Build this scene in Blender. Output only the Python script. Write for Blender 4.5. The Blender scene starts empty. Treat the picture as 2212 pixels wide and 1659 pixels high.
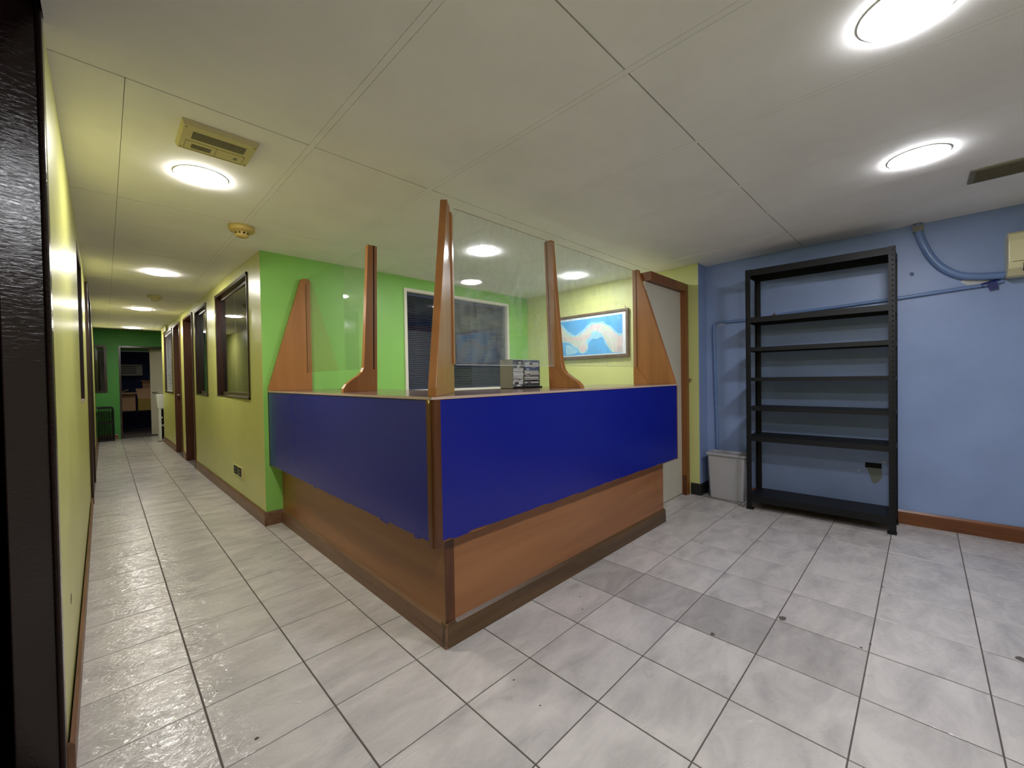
import bpy, bmesh, math, random
from mathutils import Matrix, Vector
random.seed(7)
SC = bpy.context.scene
COL = SC.collection
# ------------------------------------------------------------------ camera, world, exposure
CH = 1.23
YAW, PITCH, ROLL = 0.783129, -0.0152975, -0.0168192
_f = Vector((math.sin(YAW)*math.cos(PITCH), math.cos(YAW)*math.cos(PITCH), math.sin(PITCH)))
_r = Vector((math.cos(YAW), -math.sin(YAW), 0)); _u = _r.cross(_f)
_r2 = math.cos(ROLL)*_r+math.sin(ROLL)*_u; _u2 = -math.sin(ROLL)*_r+math.cos(ROLL)*_u
cd = bpy.data.cameras.new('camera'); cam = bpy.data.objects.new('camera', cd); COL.objects.link(cam)
cd.sensor_width = 36; cd.lens = 36*884.05/2212; cd.clip_start = 0.02
M = Matrix((_r2, _u2, -_f)).transposed().to_4x4(); M.translation = Vector((0, 0, CH)); cam.matrix_world = M
SC.camera = cam
SC.view_settings.view_transform = 'Standard'; SC.view_settings.look = 'None'
SC.view_settings.gamma = 1; SC.view_settings.use_curve_mapping = False
SC.view_settings.exposure = 1.63
W = bpy.data.worlds.new('world'); SC.world = W; W.use_nodes = True
W.node_tree.nodes['Background'].inputs[0].default_value = (0.6, 0.65, 0.7, 1)
W.node_tree.nodes['Background'].inputs[1].default_value = 0.02
LAMP = 44.0          # emission of the round ceiling lamps
LAMPCOL = (1.0, 0.965, 0.90, 1)      # corridor lamps, a little warmer
LAMPCOL2 = (0.93, 0.945, 1.0, 1)    # reception lamps, cooler

# ------------------------------------------------------------------ materials
def srgb(r, g, b):
    f = lambda c: (c/255/12.92) if c/255 <= .04045 else ((c/255+.055)/1.055)**2.4
    return (f(r), f(g), f(b), 1)
def newmat(name):
    m = bpy.data.materials.new(name); m.use_nodes = True
    return m, m.node_tree, m.node_tree.nodes['Principled BSDF']
def link(t, a, ai, b, bi): t.links.new(a.outputs[ai], b.inputs[bi])
def node(t, ty, **kw):
    n = t.nodes.new(ty)
    for k, v in kw.items(): setattr(n, k, v)
    return n
def noise(t, scale, detail=3, src=None, rough=.55, dist=0):
    n = node(t, 'ShaderNodeTexNoise'); n.inputs['Scale'].default_value = scale
    n.inputs['Detail'].default_value = detail; n.inputs['Roughness'].default_value = rough
    n.inputs['Distortion'].default_value = dist
    if src: t.links.new(src, n.inputs['Vector'])
    return n
def mix(t, a, b, fac, mode='MIX'):
    m = node(t, 'ShaderNodeMix', data_type='RGBA', blend_type=mode)
    for i, v in ((6, a), (7, b)):
        if isinstance(v, tuple): m.inputs[i].default_value = v
        else: t.links.new(v, m.inputs[i])
    if isinstance(fac, (int, float)): m.inputs[0].default_value = fac
    else: t.links.new(fac, m.inputs[0])
    return m.outputs[2]
def rng(t, src, a, b, c=0, d=1):
    m = node(t, 'ShaderNodeMapRange'); t.links.new(src, m.inputs[0])
    for i, v in enumerate((a, b, c, d)): m.inputs[i+1].default_value = v
    return m.outputs[0]
def bump(t, bs, h, strength, dist=.01):
    b = node(t, 'ShaderNodeBump'); b.inputs['Strength'].default_value = strength; b.inputs['Distance'].default_value = dist
    t.links.new(h, b.inputs['Height']); t.links.new(b.outputs[0], bs.inputs['Normal'])
def pos(t): return node(t, 'ShaderNodeNewGeometry').outputs['Position']
def plain(name, col, rough=.5, metal=0, spec=.5, bmp=0, bscale=60, var=0.06):
    m, t, b = newmat(name); b.inputs['Roughness'].default_value = rough; b.inputs['Metallic'].default_value = metal
    b.inputs['Specular IOR Level'].default_value = spec
    p = pos(t); n = noise(t, 3.0, 4, p)
    c2 = tuple(max(0, c*(1-var*2.2)) for c in col[:3])+(1,)
    c = mix(t, col, c2, rng(t, n.outputs[0], .4, .75)); t.links.new(c, b.inputs['Base Color'])
    if bmp:
        n2 = noise(t, bscale, 3, p); bump(t, b, n2.outputs[0], bmp, .004)
    return m
def wood(name, c1, c2, rough=.35, axis='X', scale=1.0, bmp=.05):
    m, t, b = newmat(name); b.inputs['Roughness'].default_value = rough
    mp = node(t, 'ShaderNodeMapping'); t.links.new(pos(t), mp.inputs[0])
    s = {'X': (1.2, 22, 22), 'Y': (22, 1.2, 22), 'Z': (22, 22, 1.2), 'D': (14, 14, 20)}[axis]
    mp.inputs['Scale'].default_value = tuple(v*scale for v in s)
    n = noise(t, 1, 5, mp.outputs[0], .6, 1.2); n2 = noise(t, 6, 3, mp.outputs[0], .6)
    f = rng(t, n.outputs[0], .3, .72)
    c = mix(t, c1, c2, f); c = mix(t, c, c2, rng(t, n2.outputs[0], .5, .9, 0, .45))
    t.links.new(c, b.inputs['Base Color']); bump(t, b, n2.outputs[0], bmp, .002)
    return m
MAT = {}
MAT['yellow'] = plain('yellow_green_paint', srgb(198, 198, 118), .34, bmp=.12, bscale=25, var=.03)
MAT['yellow_in'] = plain('yellow_green_paint_matt', srgb(206, 210, 138), .5, bmp=.08, bscale=40, var=.03)
MAT['green'] = plain('green_paint', srgb(140, 198, 96), .45, bmp=.08, bscale=40, var=.03)
MAT['blue_wall'] = plain('blue_wall_paint', srgb(140, 160, 204), .42, bmp=.15, bscale=18, var=.05)
MAT['ceil'] = plain('ceiling_board', srgb(243, 240, 236), .75, bmp=.06, bscale=90, var=.03)
MAT['ceil_dark'] = plain('ceiling_void', srgb(70, 66, 52), .9)
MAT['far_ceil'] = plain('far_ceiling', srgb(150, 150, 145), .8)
MAT['dark_room'] = plain('dark_room_shade', srgb(34, 56, 70), .8)  # teal walls, with the darkness of the unlit offices put into the colour
MAT['black_room'] = plain('unlit_room_shade', srgb(30, 26, 26), .9)  # near-black colour stands in for the lack of light in the side rooms
MAT['navy'] = plain('navy_wall_shaded', srgb(10, 22, 64), .8)  # blue wall with shade painted in, so the store room stays dim
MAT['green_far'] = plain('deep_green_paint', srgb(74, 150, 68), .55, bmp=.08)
MAT['skirt'] = wood('brown_skirting_wood', srgb(138, 100, 74), srgb(96, 66, 46), .4, 'Y')
MAT['skirt_red'] = wood('red_brown_skirting', srgb(128, 76, 42), srgb(84, 46, 26), .35, 'Y')
MAT['skirt_black'] = plain('black_skirting', srgb(26, 28, 26), .5)
MAT['dark_wood'] = plain('dark_brown_gloss_paint', srgb(50, 30, 24), .25, bmp=.1, bscale=30)
MAT['jamb'] = None
MAT['brown_jamb'] = plain('brown_jamb', srgb(82, 48, 30), .3, bmp=.05)
MAT['lam'] = wood('orange_brown_laminate', srgb(172, 116, 64), srgb(150, 98, 50), .33, 'Z', .5)
MAT['lam_x'] = wood('base_laminate_x', srgb(160, 108, 68), srgb(136, 88, 54), .35, 'X', .45)
MAT['lam_y'] = wood('base_laminate_y', srgb(156, 104, 56), srgb(132, 84, 42), .35, 'Y', .45)
MAT['plinth'] = wood('plinth_wood', srgb(104, 78, 48), srgb(70, 50, 30), .35, 'X', .6)
MAT['trim'] = wood('dark_corner_trim', srgb(104, 60, 30), srgb(66, 34, 14), .28, 'Z', 1)
MAT['frame'] = wood('door_frame_wood', srgb(146, 90, 44), srgb(112, 66, 30), .4, 'Z', .7)
MAT['blue'] = plain('royal_blue_gloss_panel', srgb(6, 20, 134), .27, bmp=.02, bscale=60, var=.02)
MAT['top'] = wood('countertop_laminate', srgb(126, 100, 88), srgb(96, 74, 64), .16, 'X', .8, .01)
MAT['edge'] = plain('pale_edge_sheen', srgb(190, 165, 150), .3)  # on the countertop rim this pale tone paints in its gloss reflection
MAT['cream'] = plain('cream_door_paint', srgb(206, 200, 184), .5, var=.03)
MAT['cream_frame'] = plain('cream_window_frame', srgb(222, 218, 200), .45, var=.03)
MAT['steel'] = plain('black_painted_steel', srgb(15, 15, 20), .5, spec=.35, bmp=.04)
MAT['void'] = plain('black_hole', srgb(8, 8, 10), .9)
MAT['plastic'] = plain('beige_plastic', srgb(206, 194, 142), .45, var=.03)
MAT['plastic_y'] = plain('yellowed_plastic', srgb(196, 170, 96), .4, var=.05)
MAT['grille'] = plain('grey_grille', srgb(128, 124, 100), .6)
MAT['grille_dark'] = plain('dark_grille', srgb(112, 102, 74), .7)
MAT['ac'] = plain('cream_air_conditioner', srgb(222, 214, 170), .35, var=.03)
MAT['bin'] = plain('grey_bin_plastic', srgb(176, 174, 178), .4, var=.05)
MAT['pipe'] = plain('blue_painted_conduit', srgb(112, 138, 186), .3, var=.04)
MAT['tape'] = plain('navy_tape', srgb(18, 32, 108), .5)
MAT['bare'] = plain('bare_white_filler', srgb(206, 206, 210), .8)
MAT['grey_fill'] = plain('grey_mortar', srgb(126, 132, 126), .9)
MAT['chrome'] = plain('chrome', (.8, .8, .8, 1), .2, metal=1)
MAT['slat'] = plain('navy_blind_slat', srgb(84, 88, 124), .5)
MAT['slat_white'] = plain('white_blind_slat', srgb(190, 190, 196), .5)
MAT['carton'] = plain('brown_cardboard', srgb(176, 140, 108), .85)
MAT['carton_y'] = plain('yellow_brown_cardboard', srgb(150, 128, 60), .85)
MAT['rack_grey'] = plain('grey_rack_metal', srgb(132, 130, 118), .5)
MAT['white'] = plain('white_plastic', srgb(214, 216, 214), .4)
MAT['case_w'] = plain('clear_white_case', srgb(214, 216, 218), .25)
MAT['case_g'] = plain('grey_case', srgb(118, 122, 124), .3)
MAT['case_d'] = plain('dark_case', srgb(62, 66, 70), .3)
MAT['case_b'] = plain('blue_grey_case', srgb(96, 118, 158), .3)
MAT['map_w'] = plain('map_paper', srgb(232, 238, 242), .35, var=.0)
MAT['map_frame'] = wood('map_frame_wood', srgb(112, 90, 66), srgb(76, 58, 40), .4, 'Y')
MAT['gold'] = plain('pale_chip', srgb(236, 222, 150), .6)
MAT['dark_cable'] = plain('grey_cable', srgb(96, 92, 90), .6)

def mat_jamb():
    m, t, b = newmat('dark_gloss_brushed_paint')
    b.inputs['Base Color'].default_value = srgb(36, 22, 20); b.inputs['Roughness'].default_value = .17
    mp = node(t, 'ShaderNodeMapping'); t.links.new(pos(t), mp.inputs[0]); mp.inputs['Scale'].default_value = (40, 40, 110)
    n = noise(t, 1, 4, mp.outputs[0], .6, .8); bump(t, b, n.outputs[0], .35, .0025)
    return m
MAT['jamb'] = mat_jamb()
def mat_tile():
    m, t, b = newmat('glazed_floor_tile')
    p = pos(t); oi = node(t, 'ShaderNodeObjectInfo')
    mul = node(t, 'ShaderNodeVectorMath', operation='SCALE'); mul.inputs[3].default_value = 37.0
    cmb = node(t, 'ShaderNodeCombineXYZ'); t.links.new(oi.outputs['Random'], cmb.inputs[0]); t.links.new(oi.outputs['Random'], cmb.inputs[1])
    t.links.new(cmb.outputs[0], mul.inputs[0])
    add = node(t, 'ShaderNodeVectorMath', operation='ADD'); t.links.new(p, add.inputs[0]); t.links.new(mul.outputs[0], add.inputs[1])
    mp = node(t, 'ShaderNodeMapping'); t.links.new(add.outputs[0], mp.inputs[0]); mp.inputs['Scale'].default_value = (3.0, 6.5, 3); mp.inputs['Rotation'].default_value = (0, 0, .5)
    n = noise(t, 1.1, 6, mp.outputs[0], .6, .5)
    c = mix(t, srgb(204, 198, 196), srgb(172, 167, 166), rng(t, n.outputs[0], .38, .72))
    n2 = noise(t, 2.2, 6, mp.outputs[0], .7, .9)
    c = mix(t, c, srgb(142, 137, 135), rng(t, n2.outputs[0], .60, .78, 0, .5))
    # small dark spots of wear
    v = node(t, 'ShaderNodeTexVoronoi'); v.inputs['Scale'].default_value = 6.5; t.links.new(add.outputs[0], v.inputs['Vector'])
    sp = rng(t, v.outputs['Distance'], .018, .035, 1, 0)
    wn = noise(t, 2.3, 1, add.outputs[0]); gate = rng(t, wn.outputs[0], .55, .6)
    mm = node(t, 'ShaderNodeMath', operation='MULTIPLY'); t.links.new(sp, mm.inputs[0]); t.links.new(gate, mm.inputs[1])
    c = mix(t, c, srgb(96, 88, 84), mm.outputs[0])
    c = mix(t, c, oi.outputs['Color'], 1.0, 'MULTIPLY')
    t.links.new(c, b.inputs['Base Color'])
    n3 = noise(t, 9, 3, mp.outputs[0], .5, .8)
    t.links.new(rng(t, n3.outputs[0], .3, .7, .07, .20), b.inputs['Roughness'])
    n4 = noise(t, 4.5, 4, mp.outputs[0], .55, 1.6)
    bump(t, b, n4.outputs[0], .5, .008)
    return m
MAT['tile'] = mat_tile()
MAT['grout'] = plain('grout', srgb(88, 80, 76), .9)
def mat_glass(name, dust=0.0, tint=(1, 1, 1, 1), ior=1.5):
    m, t, b = newmat(name); t.nodes.remove(b)
    out = t.nodes['Material Output']
    tr = node(t, 'ShaderNodeBsdfTransparent'); tr.inputs[0].default_value = tint
    gl = node(t, 'ShaderNodeBsdfGlossy'); gl.inputs['Roughness'].default_value = .015
    # Schlick reflectance from the angle of view, the same from both sides of the pane
    ge = node(t, 'ShaderNodeNewGeometry'); dt = node(t, 'ShaderNodeVectorMath', operation='DOT_PRODUCT')
    link(t, ge, 'Incoming', dt, 0); link(t, ge, 'Normal', dt, 1)
    def mth(op, a, b=None):
        n = node(t, 'ShaderNodeMath', operation=op); n.use_clamp = op == 'MULTIPLY_ADD'
        for i, v in enumerate((a, b)):
            if v is None: continue
            if isinstance(v, (int, float)): n.inputs[i].default_value = v
            else: t.links.new(v, n.inputs[i])
        return n.outputs[0]
    c5 = mth('POWER', mth('SUBTRACT', 1.0, mth('ABSOLUTE', dt.outputs['Value'])), 5.0)
    fr = node(t, 'ShaderNodeMath', operation='MULTIPLY_ADD'); t.links.new(c5, fr.inputs[0]); fr.inputs[1].default_value = .96; fr.inputs[2].default_value = .04
    mx = node(t, 'ShaderNodeMixShader'); link(t, fr, 0, mx, 0); link(t, tr, 0, mx, 1); link(t, gl, 0, mx, 2)
    last = mx
    if dust:
        df = node(t, 'ShaderNodeBsdfDiffuse'); df.inputs[0].default_value = (.85, .9, .88, 1)
        mp = node(t, 'ShaderNodeMapping'); t.links.new(pos(t), mp.inputs[0]); mp.inputs['Scale'].default_value = (9, 9, 4)
        n = noise(t, 1.0, 8, mp.outputs[0], .75, 2.0)
        f = rng(t, n.outputs[0], .45, .85, dust*.35, dust*2.2)
        m2 = node(t, 'ShaderNodeMixShader'); t.links.new(f, m2.inputs[0]); link(t, mx, 0, m2, 1); link(t, df, 0, m2, 2); last = m2
    link(t, last, 0, out, 0)
    return m
MAT['glass'] = mat_glass('counter_glass', .09, (.97, .985, .975, 1))
MAT['glass_clean'] = mat_glass('counter_glass_clean', .02, (.97, .985, .975, 1))
MAT['window_glass'] = mat_glass('window_glass', 0, (.85, .88, .9, 1))
def mat_lamp(nm, LAMPCOL):
    m, t, b = newmat(nm)
    b.inputs['Base Color'].default_value = (1, 1, 1, 1)
    b.inputs['Emission Color'].default_value = LAMPCOL; b.inputs['Emission Strength'].default_value = LAMP
    return m
MAT['lamp'] = mat_lamp('lamp_diffuser', LAMPCOL); MAT['lamp2'] = mat_lamp('lamp_diffuser_cool', LAMPCOL2)
def mat_map(name, cols, scale=14):
    m, t, b = newmat(name); b.inputs['Roughness'].default_value = .35
    n = noise(t, scale, 6, pos(t), .7, .6)
    r = node(t, 'ShaderNodeValToRGB'); e = r.color_ramp.elements
    e[0].position = .3; e[0].color = cols[0]; e[1].position = .75; e[1].color = cols[-1]
    for i, c in enumerate(cols[1:-1]):
        k = e.new(.3+.45*(i+1)/(len(cols)-1)); k.color = c
    link(t, n, 0, r, 0); link(t, r, 0, b, 'Base Color')
    return m
MAT['map_sea'] = mat_map('map_sea', [srgb(84, 168, 226), srgb(112, 186, 234)], 6)
MAT['map_shelf'] = mat_map('map_shallows', [srgb(150, 208, 232), srgb(176, 222, 236)], 20)
MAT['map_land'] = mat_map('map_land', [srgb(176, 206, 196), srgb(206, 220, 190), srgb(220, 200, 214), srgb(190, 214, 214)], 26)
MAT['map_pink'] = mat_map('map_highland', [srgb(214, 178, 200), srgb(224, 206, 200), srgb(196, 200, 180)], 30)
MAT['map_ink'] = plain('map_ink', srgb(150, 170, 186), .5)
MAT['wall_fade'] = plain('faded_wall_patch', srgb(96, 112, 150), .7)

# ------------------------------------------------------------------ mesh helpers
WL = {}
class MB:
    def __init__(s): s.v = []; s.f = []; s.mi = []; s.k = 0; s.sm = []
    def add(s, vs, fs, smooth=False):
        o = len(s.v); s.v += [tuple(v) for v in vs]
        for f in fs: s.f.append([i+o for i in f]); s.mi.append(s.k); s.sm.append(smooth)
        return s
    def box(s, x0, x1, y0, y1, z0, z1):
        v = [(x, y, z) for z in (z0, z1) for y in (y0, y1) for x in (x0, x1)]
        return s.add(v, [(0, 2, 3, 1), (4, 5, 7, 6), (0, 1, 5, 4), (2, 6, 7, 3), (0, 4, 6, 2), (1, 3, 7, 5)])
    def prism(s, poly, ext):
        # poly: list of 3D points (planar), ext: vector
        n = len(poly); e = Vector(ext)
        a = [Vector(p) for p in poly]; b = [p+e for p in a]
        nrm = Vector((0, 0, 0))
        for i in range(n): nrm += a[i].cross(a[(i+1) % n])
        idx = list(range(n))
        if nrm.dot(e) > 0: lo = idx[::-1]; sd = 1
        else: lo = idx; sd = -1
        hi = [i+n for i in lo[::-1]]
        fs = [lo, hi]
        for i in range(n):
            j = (i+1) % n
            fs.append((i, j, j+n, i+n) if sd == 1 else (i, i+n, j+n, j))
        return s.add(a+b, fs)
    def hexa(s, q0, q1):
        """two quads (lists of four points), joined"""
        v = list(q0)+list(q1)
        return s.add(v, [(3, 2, 1, 0), (4, 5, 6, 7), (0, 1, 5, 4), (1, 2, 6, 5), (2, 3, 7, 6), (3, 0, 4, 7)])
    def lathe(s, c, prof, n=32, caps=True):
        """prof: list of (r, z) from top to bottom, around vertical axis at c"""
        o = []; 
        for r, z in prof:
            for i in range(n):
                a = 2*math.pi*i/n; o.append((c[0]+r*math.cos(a), c[1]+r*math.sin(a), c[2]+z))
        fs = []
        for k in range(len(prof)-1):
            for i in range(n):
                j = (i+1) % n; fs.append((k*n+i, (k+1)*n+i, (k+1)*n+j, k*n+j))
        s.add(o, fs, True)
        if caps:
            s.add(o[:n], [tuple(range(n))]); s.add(o[-n:], [tuple(range(n))[::-1]])
        return s
    def tube(s, pts, r, n=10, squash=None):
        pts = [Vector(p) for p in pts]; rings = []
        up = Vector((1, 0, 0))
        for i, p in enumerate(pts):
            d = (pts[min(i+1, len(pts)-1)]-pts[max(i-1, 0)]).normalized()
            a = up-d*up.dot(d)
            if a.length < .1: a = Vector((0, 1, 0))-d*d.y
            a.normalize(); b = d.cross(a)
            q = squash or 1
            rings.append([p+a*(r*q*math.cos(2*math.pi*k/n))+b*(r*math.sin(2*math.pi*k/n)) for k in range(n)])
        vs = [v for rr in rings for v in rr]; fs = []
        for i in range(len(rings)-1):
            for k in range(n):
                l = (k+1) % n; fs.append((i*n+k, i*n+l, (i+1)*n+l, (i+1)*n+k))
        s.add(vs, fs, True)
        s.add(rings[0], [tuple(range(n))[::-1]]); s.add(rings[-1], [tuple(range(n))])
        return s
    def build(s, name, mats, parent=None, bevel=0, label=None, cat=None, group=None, kind=None, origin=None):
        xs, ys, zs = zip(*s.v)
        c = Vector(origin) if origin else Vector(((min(xs)+max(xs))/2, (min(ys)+max(ys))/2, min(zs)))
        me = bpy.data.meshes.new(name)
        me.from_pydata([(v[0]-c.x, v[1]-c.y, v[2]-c.z) for v in s.v], [], s.f)
        for m in (mats if isinstance(mats, (list, tuple)) else [mats]): me.materials.append(MAT[m] if isinstance(m, str) else m)
        for p, k, sm in zip(me.polygons, s.mi, s.sm): p.material_index = k; p.use_smooth = sm
        if bevel:
            bm = bmesh.new(); bm.from_mesh(me)
            bmesh.ops.remove_doubles(bm, verts=bm.verts, dist=1e-6)
            es = [e for e in bm.edges if len(e.link_faces) == 2 and e.calc_face_angle(0) > .5]
            bmesh.ops.bevel(bm, geom=es, offset=bevel, segments=2, profile=.6, affect='EDGES')
            bm.to_mesh(me); bm.free()
        me.update()
        ob = bpy.data.objects.new(name, me); COL.objects.link(ob)
        pw = WL[parent.name] if parent else Vector((0, 0, 0))
        if parent: ob.parent = parent
        ob.location = c-pw; WL[ob.name] = c
        tag(ob, label, cat, group, kind)
        return ob
def tag(o, label=None, cat=None, group=None, kind=None):
    if label: o['label'] = label
    if cat: o['category'] = cat
    if group: o['group'] = group
    if kind: o['kind'] = kind
def thing(name, loc, label, cat, group=None, kind=None):
    o = bpy.data.objects.new(name, None); COL.objects.link(o); o.location = loc; o.empty_display_size = .1
    WL[o.name] = Vector(loc); tag(o, label, cat, group, kind); return o
def B(*a): return MB().box(*a)
def copy_tree(o, loc=None, **kw):
    c = o.copy(); COL.objects.link(c)
    if loc is not None: c.location = loc
    WL[c.name] = Vector(c.location)
    for ch in list(o.children):
        d = ch.copy(); COL.objects.link(d); d.parent = c; WL[d.name] = WL[c.name]+Vector(ch.location)
        for g in ch.children:
            e = g.copy(); COL.objects.link(e); e.parent = d
    for k, v in kw.items(): c[k] = v
    return c

def wall(name, p0, p1, th, z0, z1, holes, mats, **kw):
    """wall from p0 to p1 (front face on that line, thickness th to its left when walking p0->p1);
    holes: (s0, s1, za, zb) along the run; mats: (front, back, reveals)"""
    p0 = Vector((p0[0], p0[1], 0)); p1 = Vector((p1[0], p1[1], 0)); L = (p1-p0).length
    d = (p1-p0)/L; nv = Vector((-d.y, d.x, 0))*th
    S = sorted({0, L, *[h[0] for h in holes], *[h[1] for h in holes]}); S = [x for x in S if 0 <= x <= L]
    Z = sorted({z0, z1, *[h[2] for h in holes], *[h[3] for h in holes]}); Z = [x for x in Z if z0 <= x <= z1]
    ns, nz = len(S)-1, len(Z)-1
    def solid(i, k):
        if i < 0 or k < 0 or i >= ns or k >= nz: return False
        cs, cz = (S[i]+S[i+1])/2, (Z[k]+Z[k+1])/2
        return not any(h[0] < cs < h[1] and h[2] < cz < h[3] for h in holes)
    mb = MB(); P = lambda s, z, b: p0+d*s+Vector((0, 0, z))+(nv if b else Vector((0, 0, 0)))
    for i in range(ns):
        for k in range(nz):
            if not solid(i, k): continue
            a, b, c, e = S[i], S[i+1], Z[k], Z[k+1]
            mb.k = 0; mb.add([P(a, c, 0), P(b, c, 0), P(b, e, 0), P(a, e, 0)], [(0, 1, 2, 3)])
            mb.k = 1; mb.add([P(a, c, 1), P(b, c, 1), P(b, e, 1), P(a, e, 1)], [(3, 2, 1, 0)])
            mb.k = 2
            if not solid(i-1, k): mb.add([P(a, c, 0), P(a, e, 0), P(a, e, 1), P(a, c, 1)], [(0, 1, 2, 3)])
            if not solid(i+1, k): mb.add([P(b, c, 0), P(b, e, 0), P(b, e, 1), P(b, c, 1)], [(3, 2, 1, 0)])
            if not solid(i, k-1): mb.add([P(a, c, 0), P(b, c, 0), P(b, c, 1), P(a, c, 1)], [(3, 2, 1, 0)])
            if not solid(i, k+1): mb.add([P(a, e, 0), P(b, e, 0), P(b, e, 1), P(a, e, 1)], [(0, 1, 2, 3)])
    ob = mb.build(name, mats, kind='structure', **kw)
    bm = bmesh.new(); bm.from_mesh(ob.data); bmesh.ops.remove_doubles(bm, verts=bm.verts, dist=1e-5); bm.to_mesh(ob.data); bm.free()
    return ob

# ------------------------------------------------------------------ layout functions
def xr(y): return .953-.0112*(y-3.96)        # corridor right wall
def xl(y): return -.110-.0033*(y-1.9)        # left wall
def xb(y): return 4.47+.0524*(1.6-y)         # blue wall
HC = 2.344
def fz(x, y):
    c = lambda v: max(0, min(1, v))
    return HC+.043*c((x-3.3)/1.2)*c((1.6-y)/1.2)
YB = -2.6     # wall behind the camera

# ------------------------------------------------------------------ floor
floor = B(-2.2, 5.4, YB-.3, 16.0, -.10, -.0026).build('floor', 'grout', kind='structure')
TX0, TP, TY0, TPY = .2405, .3516, 1.2205, .3503
g = .0022; gx_ = .0028
def in_counter(x, y): return 1.05 < x and x+TP < 3.0 and y > 1.56 and y < 3.9
def visible(x, y):
    for a in (0, TP):
        for b in (0, TPY):
            d = Vector((x+a, y+b, -CH))
            dep = d.dot(_f)
            if dep > .05:
                u = 1106+884*d.dot(_r2)/dep; v = 829.5-884*d.dot(_u2)/dep
                if -5 < u < 2217 and v < 1665: return True
    return False
def tile_mesh(w, h):
    mb = MB(); t0, t1 = -.003, 0.0; bv = .0012
    q = lambda i, z: [(-w/2+i, -h/2+i, z), (w/2-i, -h/2+i, z), (w/2-i, h/2-i, z), (-w/2+i, h/2-i, z)]
    mb.add(q(0, t0)+q(0, t1-bv)+q(bv, t1), [(8, 9, 10, 11)] + [(a, (a+1) % 4, 4+(a+1) % 4, 4+a) for a in range(4)] + [(4+a, 4+(a+1) % 4, 8+(a+1) % 4, 8+a) for a in range(4)])
    me = bpy.data.meshes.new('floor_tile'); me.from_pydata(mb.v, [], mb.f); me.materials.append(MAT['tile']); return me
TILE_ME = {}
rest = MB()
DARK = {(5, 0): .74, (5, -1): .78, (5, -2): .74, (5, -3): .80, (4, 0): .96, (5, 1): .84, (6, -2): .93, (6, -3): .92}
for i in range(-1, 14):
    for j in range(-11, 42):
        x0, y0 = TX0+TP*(i-0), TY0+TPY*j
        x1, y1 = x0+TP, y0+TPY
        yc = (y0+y1)/2
        lo = xl(max(1.9, yc))+.002; hi = xb(yc)-.002 if y0 < 1.6 else 4.266
        if y0 > 3.9: hi = xr(yc)-.002 if y0 < 11.2 else 2.3
        if y1 < 1.8: lo = -.34
        a, b = max(x0, lo), min(x1, hi)
        c, d = y0, y1
        if y0 < YB: c = YB
        if d > 12.8: d = 12.79
        if x0 > .9 and y0 < 3.95 and y1 > 3.95: d = 3.955
        if y0 < 1.6 < y1 and x0 > 4.2: b = min(b, 4.266)
        if b-a < .03 or d-c < .03 or c > 12.7: continue
        cx, cy, w, h = (a+b)/2, (c+d)/2, b-a-2*gx_, d-c-2*g
        if visible(x0, y0) and not in_counter(x0, y0) and not (y0 > 1.8 and x0 > 2.9) and (y0 < 11.4 or x0 < .9):
            key = (round(w, 3), round(h, 3))
            if key not in TILE_ME: TILE_ME[key] = tile_mesh(w, h)
            o = bpy.data.objects.new('floor_tile', TILE_ME[key]); COL.objects.link(o); o.parent = floor
            o.location = Vector((cx, cy, random.uniform(-.0004, .0004)))-WL[floor.name]
            # shade of the tile batch
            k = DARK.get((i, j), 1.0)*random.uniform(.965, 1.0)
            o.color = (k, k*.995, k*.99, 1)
        else:
            rest.box(cx-w/2, cx+w/2, cy-h/2, cy+h/2, -.003, 0)
rest.build('floor_tile', 'tile', floor, kind='stuff')
# chipped corners / worn marks on the floor
for k, (x, y, r) in enumerate([(2.385, .500, .026), (2.012, .705, .017), (2.364, .195, .009), (2.425, .170, .009), (2.727, -.291, .024), (.345, 1.624, .009), (1.153, 1.176, .006), (3.118, .167, .010), (1.854, 1.356, .006), (1.763, 1.272, .006)]):
    mb = MB(); n = 9
    pts = [(x+r*random.uniform(.6, 1.1)*math.cos(6.283*q/n), y+.7*r*random.uniform(.6, 1.1)*math.sin(6.283*q/n), .0003) for q in range(n)]
    mb.prism(pts, (0, 0, .0006)).build('chip_mark', 'grout', floor)

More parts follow.
